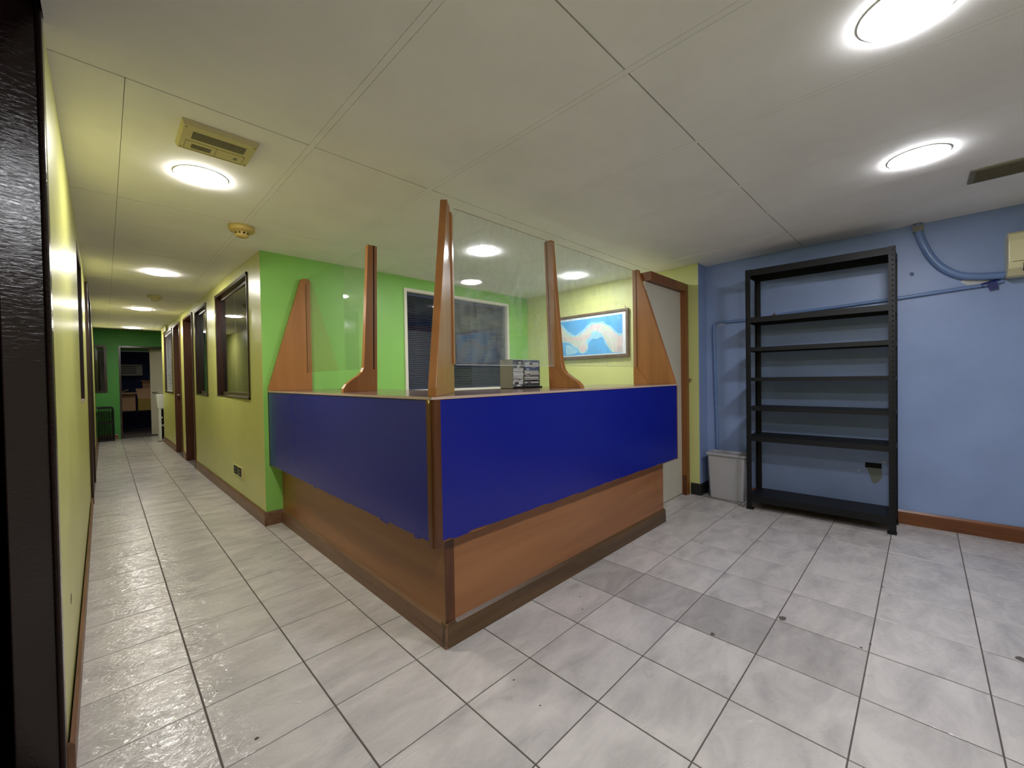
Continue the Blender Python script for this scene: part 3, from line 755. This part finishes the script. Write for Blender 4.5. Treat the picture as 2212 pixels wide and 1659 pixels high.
art([(3.392, 1.904), (3.301, 1.859), (3.257, 1.801), (3.206, 1.761), (3.134, 1.738), (3.063, 1.743), (2.992, 1.778), (2.923, 1.822), (2.881, 1.852), (2.815, 1.868), (2.724, 1.858), (2.648, 1.829), (2.586, 1.779), (2.538, 1.731), (2.49, 1.695), (2.444, 1.702), (2.444, 1.502), (2.572, 1.51), (2.602, 1.553), (2.639, 1.598), (2.669, 1.655), (2.707, 1.719), (2.738, 1.755), (2.803, 1.786), (2.856, 1.777), (2.883, 1.734), (2.932, 1.692), (2.96, 1.655), (2.933, 1.619), (2.933, 1.584), (2.961, 1.546), (3.01, 1.523), (3.052, 1.551), (3.065, 1.593), (3.136, 1.621), (3.193, 1.672), (3.26, 1.683), (3.396, 1.717)], .0010, 'map_land')
art(sp([(3.296, 1.751), (3.222, 1.721), (3.12, 1.719), (3.049, 1.713), (2.965, 1.735), (2.883, 1.745), (2.89, 1.718), (2.966, 1.695), (3.064, 1.685), (3.164, 1.699), (3.282, 1.702)]), .0016, 'map_pink')
art(sp([(2.882, 1.847), (2.815, 1.857), (2.737, 1.849), (2.757, 1.812), (2.829, 1.808), (2.869, 1.817)]), .0016, 'map_pink')
art(sp([(3.03, 1.614), (2.947, 1.597), (2.954, 1.557), (3.003, 1.543), (3.041, 1.574)]), .0016, 'map_pink')
art([(2.502, 1.675), (2.446, 1.681), (2.446, 1.511), (2.553, 1.514), (2.522, 1.58)], .0016, 'map_pink')
art(sp([(2.856, 1.765), (2.803, 1.777), (2.745, 1.75), (2.72, 1.709), (2.778, 1.697), (2.844, 1.714)]), .0012, 'map_shelf')
art(sp([(3.261, 1.629), (3.209, 1.637), (3.137, 1.592), (3.08, 1.553), (3.109, 1.526), (3.196, 1.513), (3.255, 1.516)]), .0006, 'map_shelf')
for k in range(6): art([(2.45, 1.518+.011*k), (2.51, 1.518+.011*k), (2.51, 1.521+.011*k), (2.45, 1.521+.011*k)], .002, 'map_ink')
art([(2.487+.020*math.cos(6.283*q/16), 1.905+.010*math.sin(6.283*q/16)) for q in range(16)], .001, 'map_shelf')
art([(2.487+.011*math.cos(6.283*q/12), 1.905+.005*math.sin(6.283*q/12)) for q in range(12)], .0018, 'map_sea')
rs = random.Random(4); u = 2.56
while u < 3.36:
    w = rs.uniform(.005, .012); art([(u, 1.955), (u+w, 1.955), (u+w, 1.963), (u, 1.963)], .0008, 'map_ink'); u += w+rs.choice([.004, .006, .016])
MB().tube([(4.262, y0+.04, z1-.005), (4.25, y0+.04, z1+.012), (4.25, y0+.04, z1+.03)], .003, 6).build('hook', 'trim', mp)

# ------------------------------------------------------------------ grey rack of cases on the counter
rx, ry, rz = 2.000, 2.002, T
rk = thing('media_rack', (rx+.15, ry+.06, rz), 'grey metal rack with two columns of flat cases on the counter', 'rack')
W_, D_, H_ = .285, .125, .205
mb = MB(); mb.box(rx, rx+.004, ry, ry+D_, rz+.004, rz+H_); mb.box(rx+W_-.004, rx+W_, ry, ry+D_, rz+.004, rz+H_)
mb.box(rx+.004, rx+W_-.004, ry, ry+D_, rz+H_-.004, rz+H_); mb.box(rx+.004, rx+W_-.004, ry+D_-.004, ry+D_, rz+.004, rz+H_-.004)
mb.build('rack_body', 'rack_grey', rk)
B(rx+.004, rx+W_-.004, ry-.002, ry, rz+H_-.005, rz+H_).build('front_edge', 'white', rk)
B(rx+.115, rx+.122, ry+.004, ry+D_-.004, rz+.022, rz+H_-.004).build('divider', 'rack_grey', rk)
B(rx+.004, rx+W_+.012, ry-.012, ry+D_, rz+.0005, rz+.012).build('tray', 'void', rk)
ORD = 'first second third fourth fifth sixth seventh eighth ninth tenth eleventh twelfth thirteenth fourteenth fifteenth sixteenth seventeenth eighteenth'.split()
rs = random.Random(11)
for cxx, cw in ((rx+.006, .106), (rx+.124, .155)):
    z = rz+.014; k = 0; colside = 'left' if cxx < rx+.05 else 'right'
    while z < rz+H_-.016:
        h = rs.choice([.010, .012, .014, .018]); off = rs.uniform(0, .006)
        if z+h > rz+H_-.005: break
        o = B(cxx+.002, cxx+cw-.004-off, ry+rs.uniform(-.003, .004), ry+D_-.01, z, z+h-.0015).build('flat_case', rs.choice(['case_w', 'case_w', 'case_g', 'case_w', 'case_d', 'case_b', 'case_g']),
            label='%s case from the bottom of the %s stack in the grey rack' % (ORD[k], colside), cat='case', group='flat cases stacked in the grey metal rack')
        # paper label on its edge
        if rs.random() < .75:
            a = cxx+.008+rs.uniform(0, cw*.4)
            B(a, a+rs.uniform(.02, .05), ry-.0042, ry-.0036, z+.002, z+h-.004).build('edge_label', rs.choice(['white', 'case_w', 'case_d']), o)
        z += h; k += 1

# ------------------------------------------------------------------ steel shelf rack
def rw(y, o): return xb(y)-.02-o                     # o metres in front of the wall
sr = thing('shelf_rack', (4.36, .63, 0), 'tall empty black slotted steel shelf rack against the blue wall', 'shelf rack')
ya, yb2 = .143, 1.135; dep = .345; ph = 2.165; aw = .040
def fp(y): return rw(y, dep)
def quad_box(mb, ya_, yb_, oa, ob, z0, z1):
    """box between two y and two distances in front of the wall, following the wall"""
    q = lambda z: [(rw(ya_, oa), ya_, z), (rw(ya_, ob), ya_, z), (rw(yb_, ob), yb_, z), (rw(yb_, oa), yb_, z)]
    a, b = q(z0), q(z1)
    mb.hexa(a, b)
for (yy, s) in ((ya, 1), (yb2, -1)):
    for (oo, so) in ((dep, -1), (.012, 1)):
        mb = MB()
        a, b = sorted((yy, yy+s*aw)); 
        quad_box(mb, a, b, oo, oo+so*.003, .012, ph)           # face across the front
        a, b = sorted((yy, yy+s*.003)); quad_box(mb, a, b, oo, oo+so*aw, .012, ph)
        # row of slots shown as dark holes on the side flange
        mb.k = 1
        p = mb.build('post', ['steel', 'void'], sr)
        mb = MB(); quad_box(mb, *sorted((yy-.004*s, yy+s*(aw+.01))), oo-.0+(.006 if so < 0 else -.006), oo+so*(aw+.006), 0.0005, .014); mb.build('foot', 'steel', p)
        holes = MB(); zz = .08
        while zz < 2.14:
            for zz2 in (0, .0): quad_box(holes, *sorted((yy+s*.012, yy+s*.019)), oo+.0008*(-so), oo-.0002*(-so)-.001*so, zz, zz+.012)
            zz += .038
        holes.build('bolt_hole', 'void', p, kind='stuff')
SZ = [(2.108, 2.163), (1.688, 1.735), (1.430, 1.467), (1.162, 1.194), (.896, .930), (.622, .668), (.072, .130)]
for z0, z1 in SZ:
    mb = MB()
    quad_box(mb, ya+.004, yb2-.004, .016, dep-.004, z1-.0022, z1)                  # deck
    quad_box(mb, ya+.004, yb2-.004, dep-.0065, dep-.0035, z0, z1)                 # front lip
    quad_box(mb, ya+.004, yb2-.004, .0155, .0185, z0, z1)                         # back lip
    quad_box(mb, ya+.004, ya+.007, .019, dep-.007, z0, z1); quad_box(mb, yb2-.007, yb2-.004, .019, dep-.007, z0, z1)
    mb.build('shelf', 'steel', sr)
for yy in (ya+.02, yb2-.02):
    for z0, z1 in SZ[1:-1]:
        MB().tube([(rw(yy, dep), yy, (z0+z1)/2), (rw(yy, dep+.005), yy, (z0+z1)/2)], .006, 6).build('bolt', 'steel', sr)

# ------------------------------------------------------------------ bin
bn = thing('waste_bin', (4.37, 1.37, 0), 'grey rectangular plastic waste bin in the corner beside the black rack', 'bin')
def ring(x0, x1, y0, y1, z, r=.02, n=4):
    o = []
    for (cx1, cy1, a0) in ((x1-r, y1-r, 0), (x0+r, y1-r, 90), (x0+r, y0+r, 180), (x1-r, y0+r, 270)):
        for k in range(n+1):
            a = math.radians(a0+90*k/n); o.append((cx1+r*math.cos(a), cy1+r*math.sin(a), z))
    return o
def loft(mb, rings, smooth=True):
    n = len(rings[0]); v = [p for r in rings for p in r]; f = []
    for k in range(len(rings)-1):
        for i in range(n): j = (i+1) % n; f.append((k*n+i, k*n+j, (k+1)*n+j, (k+1)*n+i))
    mb.add(v, f, smooth); mb.add(rings[0], [tuple(range(n))[::-1]]); mb.add(rings[-1], [tuple(range(n))])
mb = MB()
X0, X1, Y0, Y1 = 4.250, 4.445, 1.185, 1.530
loft(mb, [ring(X0+.025, X1-.02, Y0+.03, Y1-.03, .001), ring(X0+.02, X1-.015, Y0+.022, Y1-.022, .01), ring(X0+.004, X1-.004, Y0+.004, Y1-.004, .44),
          ring(X0+.008, X1-.008, Y0+.008, Y1-.008, .44), ring(X0+.03, X1-.024, Y0+.034, Y1-.034, .016)], False)
mb.build('bin_body', 'bin', bn)
mb = MB()
loft(mb, [ring(X0-.006, X1+.006, Y0-.006, Y1+.006, .432), ring(X0-.010, X1+.008, Y0-.010, Y1+.010, .440), ring(X0-.010, X1+.008, Y0-.010, Y1+.010, .450), ring(X0-.004, X1+.004, Y0-.004, Y1+.004, .455),
          ring(X0+.006, X1-.006, Y0+.006, Y1-.006, .455), ring(X0+.008, X1-.008, Y0+.008, Y1-.008, .440)], True)
# open rim: drop the two caps
mb.f = mb.f[:-2]; mb.mi = mb.mi[:-2]; mb.sm = mb.sm[:-2]
mb.build('bin_rim', 'bin', bn)

# ------------------------------------------------------------------ pipes on the blue wall
def wp(y, z, o): return (xb(y)-o, y, z)
def smooth_path(pts, k=6):
    o = []; n = len(pts)
    for i in range(n-1):
        p0_, p1_, p2_, p3_ = pts[max(i-1, 0)], pts[i], pts[i+1], pts[min(i+2, n-1)]
        for q in range(k):
            t = q/k; o.append(tuple(.5*((2*p1_[a])+(-p0_[a]+p2_[a])*t+(2*p0_[a]-5*p1_[a]+4*p2_[a]-p3_[a])*t*t+(-p0_[a]+3*p1_[a]-3*p2_[a]+p3_[a])*t**3) for a in (0, 1)))
    o.append(pts[-1]); return o
big = smooth_path([(.028, 2.375), (.020, 2.30), (-.004, 2.209), (-.052, 2.09), (-.115, 2.00), (-.200, 1.935), (-.303, 1.910), (-.410, 1.900)])
bg = thing('conduit', (xb(0)-.03, -.1, 1.9), 'thick blue painted conduit curving from the ceiling to the air conditioner', 'conduit')
MB().tube([wp(y, z, .026) for y, z in big], .026, 12).build('conduit_pipe', 'pipe', bg)
B(xb(.02)-.054, xb(.02)-.002, -.006, .056, 2.315, 2.36).build('conduit_bracket', 'rack_grey', bg)
thin = [(-.405, 1.862), (-.38, 1.858), (-.325, 1.847), (-.128, 1.834), (.136, 1.815), (.552, 1.795), (.90, 1.782), (.985, 1.770), (1.04, 1.762), (1.116, 1.758), (1.30, 1.757), (1.47, 1.756), (1.505, 1.748), (1.517, 1.73), (1.520, 1.65), (1.512, 1.2), (1.500, .70), (1.496, .462)]
tp = thing('drain_pipe', (xb(.5)-.012, .5, .43), 'thin blue painted drain pipe running along the blue wall down into the bin', 'pipe')
MB().tube([wp(y, z, .0145) for y, z in thin], .0135, 10).build('pipe_run', 'pipe', tp)
mb = MB(); mb.box(xb(1.02)-.03, xb(1.02)-.001, .975, 1.0, 1.755, 1.785); mb.tube([wp(.985, 1.785, .016), wp(.985, 1.80, .016)], .004, 6)
mb.build('pipe_clamp', 'trim', tp)
mb = MB(); mb.prism([wp(1.50, 1.745, .001), wp(1.40, 1.748, .001), wp(1.44, 1.728, .001), wp(1.49, 1.728, .001)], (-.004, 0, 0)); mb.build('pipe_tape', 'bare', tp)
mb = MB(); mb.tube([wp(-.30, 1.845, .0125), wp(-.39, 1.865, .0125)], .016, 8)
mb.prism([wp(-.325, 1.855, .03), wp(-.375, 1.862, .03), wp(-.383, 1.812, .03), wp(-.34, 1.805, .03)], (.006, 0, 0))
mb.build('pipe_tape', 'tape', tp)
# bare patch, wall hole, filler and stains (part of the wall)
wallb = bpy.data.objects['wall_blue']
def patch(pts, m, name='wall_patch', o=.0006): 
    MB().prism([wp(y, z, 0) for y, z in pts], (-o, 0, 0)).build(name, m, wallb)
patch([(-.216, 1.912), (-.200, 1.890), (-.234, 1.858), (-.335, 1.862), (-.337, 1.895)], 'bare')
patch([(.338, .425), (.243, .425), (.240, .350), (.262, .312), (.290, .292), (.306, .310), (.318, .37)], 'grey_fill')
patch([(.250, .485), (.225, .492), (.205, .480), (.225, .472)], 'bare'); patch([(.40, .392), (.388, .400), (.378, .392), (.388, .384)], 'bare'); patch([(.196, .47), (.18, .478), (.172, .466)], 'bare')
patch([(.078, 2.005), (.062, 2.014), (.048, 2.002), (.050, 1.985), (.066, 1.98)], 'wall_fade')
wb_ = B(xb(.29)+.004, xb(.29)+.05, .242, .343, .425, .467).build('wall_box', 'void', wallb)

# cable on the floor from behind the bin to the rack foot
cab = smooth_path([(1.60, 0), (1.575, 1), (1.50, 2), (1.36, 3), (1.25, 4), (1.19, 5), (1.165, 6)], 4)
pts = [(4.30, 1.592, .004), (4.268, 1.56, .004), (4.246, 1.50, .004), (4.242, 1.40, .004), (4.232, 1.30, .004), (4.205, 1.23, .004), (4.165, 1.19, .004), (4.145, 1.165, .004)]
MB().tube(pts, .0035, 6).build('cable', 'dark_cable', label='grey cable lying on the floor around the front of the bin', cat='cable')

# ------------------------------------------------------------------ air conditioner at the right edge
ac = thing('air_conditioner', (4.45, -.85, 1.87), 'cream wall air conditioner hanging on the blue wall', 'air conditioner')
a0, a1 = -.412, -1.30; zb, zt = 1.868, 2.175
prof = [(.001, zb+.01), (.001, zt), (.12, zt), (.165, zt-.02), (.185, zt-.07), (.188, zb+.10), (.176, zb+.05), (.12, zb+.005), (.06, zb)]
A = [Vector((xb(a0)-o, a0, z)) for o, z in prof]; Bv = [Vector((xb(a1)-o, a1, z)) for o, z in prof]
mb = MB(); n = len(prof)
mb.add(A+Bv, [tuple(range(n)), tuple(range(n, 2*n))[::-1]]+[(i, n+i, n+(i+1) % n, (i+1) % n) for i in range(n)])
mb.build('casing', 'ac', ac, bevel=.006)
def acb(y0, y1, z0, z1, o0, o1):
    q = lambda z: [(xb(y0)-o0, y0, z), (xb(y1)-o0, y1, z), (xb(y1)-o1, y1, z), (xb(y0)-o1, y0, z)]
    return MB().hexa(q(z0), q(z1))
acb(a1+.02, a0-.018, zb+.092, zb+.095, .15, .1885).build('panel_gap', 'grille_dark', ac)
acb(a1+.06, a0-.066, zb+.030, zb+.080, .12, .1895).build('air_outlet', 'void', ac)
for k in range(2): acb(a1+.06, a0-.070, zb+.040+.022*k, zb+.045+.022*k, .17, .194).build('louvre', 'chrome', ac)

# ------------------------------------------------------------------ ceiling fittings
def lamp(x, y, lab, strength=None):
    z = fz(x, y)
    t = thing('ceiling_light', (x, y, z-.012), lab, 'ceiling light', 'round ceiling lights')
    return t
lamps = [(.396, 2.745, 'round ceiling light near the long vent at the front of the corridor'),
         (.415, 5.408, 'round ceiling light in the corridor before the second smoke detector'),
         (.411, 8.173, 'third round ceiling light along the corridor'),
         (.420, 11.00, 'farthest round ceiling light at the dim end of the corridor'),
         (2.387, 2.722, 'round ceiling light seen through the glass above the green wall window'),
         (3.697, 2.728, 'round ceiling light above the framed wall map'),
         (3.022, .017, 'round ceiling light next to the ceiling grille on the right'),
         (1.778, .033, 'round ceiling light cut off by the top edge of the photo'),
         (.41, .03, 'round ceiling light directly over the viewer')]
first = None
for k, (x, y, lab) in enumerate(lamps):
    z = fz(x, y)
    if first is None:
        t = thing('ceiling_light', (x, y, z), lab, 'ceiling light', 'round ceiling lights')
        MB().lathe((x, y, z), [(.110, 0), (.121, -.0), (.120, -.003), (.113, -.003), (.112, -.001)], 40, caps=False).build('trim_ring', 'white', t, origin=(x, y, z))
        MB().lathe((x, y, z), [(.113, -.001), (.113, -.0075), (.107, -.0105), (.06, -.0115)], 40).build('diffuser', 'lamp', t, origin=(x, y, z))
        first = t
    else:
        t = copy_tree(first, Vector((x, y, z)), label=lab)
        if k >= 4:
            for ch in t.children:
                if ch.name.startswith('diffuser'):
                    if 'cool' not in globals(): cool = ch.data.copy(); cool.materials.clear(); cool.materials.append(MAT['lamp2'])
                    ch.data = cool
dim = copy_tree(first, Vector((1.9, 13.7, 2.44)), label='unseen round lamp added to brighten the dark store room')  # out-of-view lamp, added to lift the light in the store room
dm = MAT['lamp'].copy(); dm.node_tree.nodes['Principled BSDF'].inputs['Emission Strength'].default_value = 9.0
for ch in dim.children:
    if ch.name.startswith('diffuser'): ch.data = ch.data.copy(); ch.data.materials.clear(); ch.data.materials.append(dm)
# long vent near the corridor
v = thing('ceiling_vent', (.40, 2.31, HC-.03), 'beige rectangular vent unit with two grilles on the ceiling beside the corridor light', 'vent')
vx0, vx1, vy0, vy1 = .255, .540, 2.184, 2.432
zt = HC-.001; zb = HC-.022
mb = MB(); i = .008
mb.hexa([(vx0, vy0, zt), (vx0, vy1, zt), (vx1, vy1, zt), (vx1, vy0, zt)][::-1], [(vx0+i, vy0+i, zb), (vx0+i, vy1-i, zb), (vx1-i, vy1-i, zb), (vx1-i, vy0+i, zb)][::-1])
mb.build('vent_body', 'plastic', v)
vu = lambda a: vx0+(vx1-vx0)*a
vv = lambda a: vy0+(vy1-vy0)*a
def strip(u0, u1, v0, v1, m, nm, d=.001): return B(vu(u0), vu(u1), vv(v0), vv(v1), zb-d, zb+.0004).build(nm, m, v)
gr = strip(.15, .85, .20, .48, 'grille', 'grille')
for k in range(26):
    a = .155+.69*k/26; B(vu(a), vu(a+.010), vv(.21), vv(.47), zb-.0022, zb-.0009).build('slat', 'grille_dark', gr)
strip(.095, .100, .58, .93, 'grille_dark', 'door_gap'); strip(.50, .506, .58, .93, 'grille_dark', 'door_gap'); strip(.885, .890, .58, .93, 'grille_dark', 'door_gap')
strip(.095, .89, .575, .585, 'grille_dark', 'door_gap'); strip(.095, .89, .925, .935, 'grille_dark', 'door_gap')
g2 = strip(.18, .44, .68, .85, 'grille', 'grille')
for k in range(13):
    a = .19+.24*k/13; B(vu(a), vu(a+.008), vv(.69), vv(.84), zb-.0022, zb-.0009).build('slat', 'grille_dark', g2)
strip(.755, .81, .72, .82, 'grille', 'switch')
for a, b in ((.06, .10), (.94, .10), (.06, .90), (.94, .90)): strip(a-.012, a+.012, b-.012, b+.012, 'grille_dark', 'screw')
# flat grille at the right
v2 = thing('ceiling_grille', (3.6, -.4, 2.34), 'flat grey ceiling grille at the right edge of the photo', 'grille')
q = [(3.470, -.190), (3.470, -.72), (3.735, -.72), (3.735, -.190)]
mb = MB(); mb.hexa([(x, y, fz(x, y)-.008) for x, y in q], [(x, y, fz(x, y)-.0002) for x, y in q]); mb.build('grille_frame', 'grille', v2)
for k in range(9):
    x = 3.492+.026*k
    B(x, x+.012, -.70, -.212, fz(x, -.4)-.0105, fz(x, -.4)-.0075).build('louvre', 'grille_dark', v2)
# smoke detectors
def detector(x, y, lab, m, s=1, vents=True):
    d = thing('smoke_detector', (x, y, HC), lab, 'smoke detector')
    MB().lathe((x, y, HC), [(.078*s, 0), (.082*s, -.012*s), (.080*s, -.030*s), (.070*s, -.038*s), (.045*s, -.044*s)], 32).build('detector_base', m, d)
    hd = MB().lathe((x, y, HC), [(.044*s, -.040*s), (.044*s, -.060*s), (.038*s, -.072*s), (.018*s, -.078*s)], 24).build('detector_head', m, d)
    if vents:
        for a in range(0, 360, 36):
            a = math.radians(a-120); w = .26
            P1 = [(x+.0445*s*math.cos(b), y+.0445*s*math.sin(b), HC-zz*s) for b, zz in ((a-w/1.6, .046), (a+w/1.6, .046), (a+w/1.6, .058), (a-w/1.6, .058))]
            P2 = [(x+.040*s*math.cos(b), y+.040*s*math.sin(b), HC-zz*s) for b, zz in ((a-w/1.6, .046), (a+w/1.6, .046), (a+w/1.6, .058), (a-w/1.6, .058))]
            MB().hexa(P2, P1).build('vent_slot', 'void', hd)
detector(.722, 3.445, 'yellowed smoke detector on the ceiling in front of the green wall', 'plastic_y')
detector(.475, 6.87, 'flat beige smoke detector between two corridor ceiling lights', 'plastic', .9, False)

# ------------------------------------------------------------------ outlet on the corridor wall
ol = thing('wall_outlet', (xr(4.9), 4.9, .30), 'double electric outlet plate low on the yellow-green corridor wall', 'outlet')
y0, y1 = 4.68, 5.10; zc = .335
X = lambda y, o: xr(y)-o
def owb(ya_, yb_, z0, z1, o0, o1, m, nm, par): 
    return MB().hexa([(X(ya_, o0), ya_, z0), (X(yb_, o0), yb_, z0), (X(yb_, o1), yb_, z0), (X(ya_, o1), ya_, z0)][::-1], [(X(ya_, o0), ya_, z1), (X(yb_, o0), yb_, z1), (X(yb_, o1), yb_, z1), (X(ya_, o1), ya_, z1)][::-1]).build(nm, m, par)
owb(4.70, 5.07, .285, .385, 0, .006, 'yellow', 'outlet_plate', ol)
for ya_, yb_ in ((4.90, 5.045), (4.735, 4.86)):
    sk = owb(ya_, yb_, .295, .375, .006, .010, 'void', 'socket', ol)
    for zz in (.312, .345): owb((ya_+yb_)/2-.02, (ya_+yb_)/2+.02, zz, zz+.014, .010, .011, 'grille', 'socket_insert', sk)
owb(4.695, 4.712, .28, .39, .0, .014, 'plastic', 'plate_edge', ol)

# mark on the left wall
wl_ = bpy.data.objects['wall_left']
MB().prism([(xl(2.35), 2.32, .385), (xl(2.35), 2.36, .385), (xl(2.35), 2.37, .40), (xl(2.35), 2.35, .418), (xl(2.35), 2.32, .41)], (.0012, 0, 0)).build('chip_mark', 'grille_dark', wl_)

# ------------------------------------------------------------------ far end of the corridor
dp = thing('water_dispenser', (.90, 11.55, 0), 'white water dispenser with dark tap niche standing at the end of the corridor', 'water dispenser')
x0, x1, y0, y1 = .80, 1.06, 11.42, 11.70
B(x0, x1, y0+.05, y1, .001, .70).build('cabinet', 'white', dp, bevel=.01)
mb = MB(); mb.hexa([(x0-.01, y0, .70), (x1, y0, .70), (x1, y1, .70), (x0-.01, y1, .70)], [(x0-.03, y0-.01, 1.0), (x1, y0-.01, 1.0), (x1, y1, 1.0), (x0-.03, y1, 1.0)])
mb.build('head', 'white', dp, bevel=.01)
B(x0+.002, x0+.04, y0, y0+.052, .001, .70).build('side_frame', 'white', dp)
B(x0+.04, x1, y0+.046, y0+.049, .36, .68).build('tap_niche', 'void', dp)
B(x0+.04, x1, y0+.046, y0+.049, .05, .32).build('door_panel', 'void', dp)
for k in range(2):
    MB().tube([(x0+.055+.045*k, y0+.05, .52), (x0+.055+.045*k, y0+.012, .52), (x0+.055+.045*k, y0+.01, .49)], .009, 8).build('tap', 'chrome', dp)
B(x0-.02, x1, y0-.05, y0+.10, .001, .022).build('foot_plate', 'rack_grey', dp)
# black metal crate rack
cr = thing('metal_rack', (0, 12.55, 0), 'low black metal rack standing against the far green wall', 'rack')
for k in range(2):
    yy = 12.44+.24*k
    mb = MB(); mb.tube([(.125, yy, .0), (.120, yy, .69), (.112, yy, .725), (.09, yy, .735), (-.135, yy, .735)], .012, 8); mb.build('rack_frame', 'steel', cr)
    B(-.12, .12, yy-.01, yy+.01, .385, .41).build('rack_rail', 'steel', cr); B(-.12, .12, yy-.01, yy+.01, .015, .045).build('rack_rail', 'steel', cr)
    for q in range(6): MB().tube([(-.10+.04*q, yy, .03), (-.10+.04*q, yy, .73)], .006, 6).build('rack_bar', 'steel', cr)
for z in (.04, .40, .72): B(-.12, .12, 12.44, 12.68, z-.012, z).build('rack_shelf', 'steel', cr)
# store room things
tb = thing('work_table', (.6, 14.1, 0), 'black table holding cardboard cartons in the dark room', 'table')
B(.15, 1.35, 13.85, 14.55, .53, .56).build('table_top', 'void', tb)
for a, b in ((.18, 13.9), (1.30, 13.9), (.18, 14.5), (1.30, 14.5)): B(a, a+.04, b, b+.04, 0, .53).build('leg', 'void', tb)
def carton(x0, x1, y0, y1, z0, z1, lab, m, flaps):
    c = thing('carton', ((x0+x1)/2, (y0+y1)/2, z0), lab, 'carton')
    mb = MB(); t = .006
    mb.box(x0, x1, y0, y0+t, z0, z1); mb.box(x0, x1, y1-t, y1, z0, z1); mb.box(x0, x0+t, y0+t, y1-t, z0, z1); mb.box(x1-t, x1, y0+t, y1-t, z0, z1); mb.box(x0, x1, y0, y1, z0, z0+t)
    mb.build('carton_body', m, c)
    for a, b, e, f in flaps: MB().hexa([a, b, e, f], [tuple(Vector(p)+Vector((0, 0, .006))) for p in (a, b, e, f)]).build('flap', 'carton', c)
carton(.26, .54, 13.9, 14.3, .561, 1.02, 'tall brown carton on the left of the black table', 'carton', [((.26, 13.9, 1.02), (.54, 13.9, 1.02), (.58, 13.72, .99), (.24, 13.72, .99)), ((.26, 13.92, 1.02), (.26, 14.28, 1.02), (.42, 14.28, 1.10), (.42, 13.92, 1.08))])
carton(.585, .95, 13.88, 14.28, .561, .86, 'yellowish low carton with open flap on the right of the black table', 'carton_y', [((.585, 13.88, .86), (.95, 13.88, .86), (.95, 14.2, 1.11), (.56, 14.2, 1.11))])
carton(.70, 1.0, 14.3, 14.52, .561, 1.24, 'brown carton standing at the back of the table behind the door leaf', 'carton', [((.70, 14.3, 1.24), (1.0, 14.3, 1.24), (1.0, 14.15, 1.30), (.66, 14.15, 1.32))])
a2 = thing('air_conditioner', (.53, 15.2, 1.46), 'pale grey wall unit with dark slots on the dark blue wall', 'air conditioner')
B(.20, .745, 15.08, 15.299, 1.455, 1.765).build('casing', 'rack_grey', a2, bevel=.01)
for k in range(5): B(.22, .62, 15.074, 15.082, 1.51+.045*k, 1.525+.045*k).build('louvre', 'void', a2)
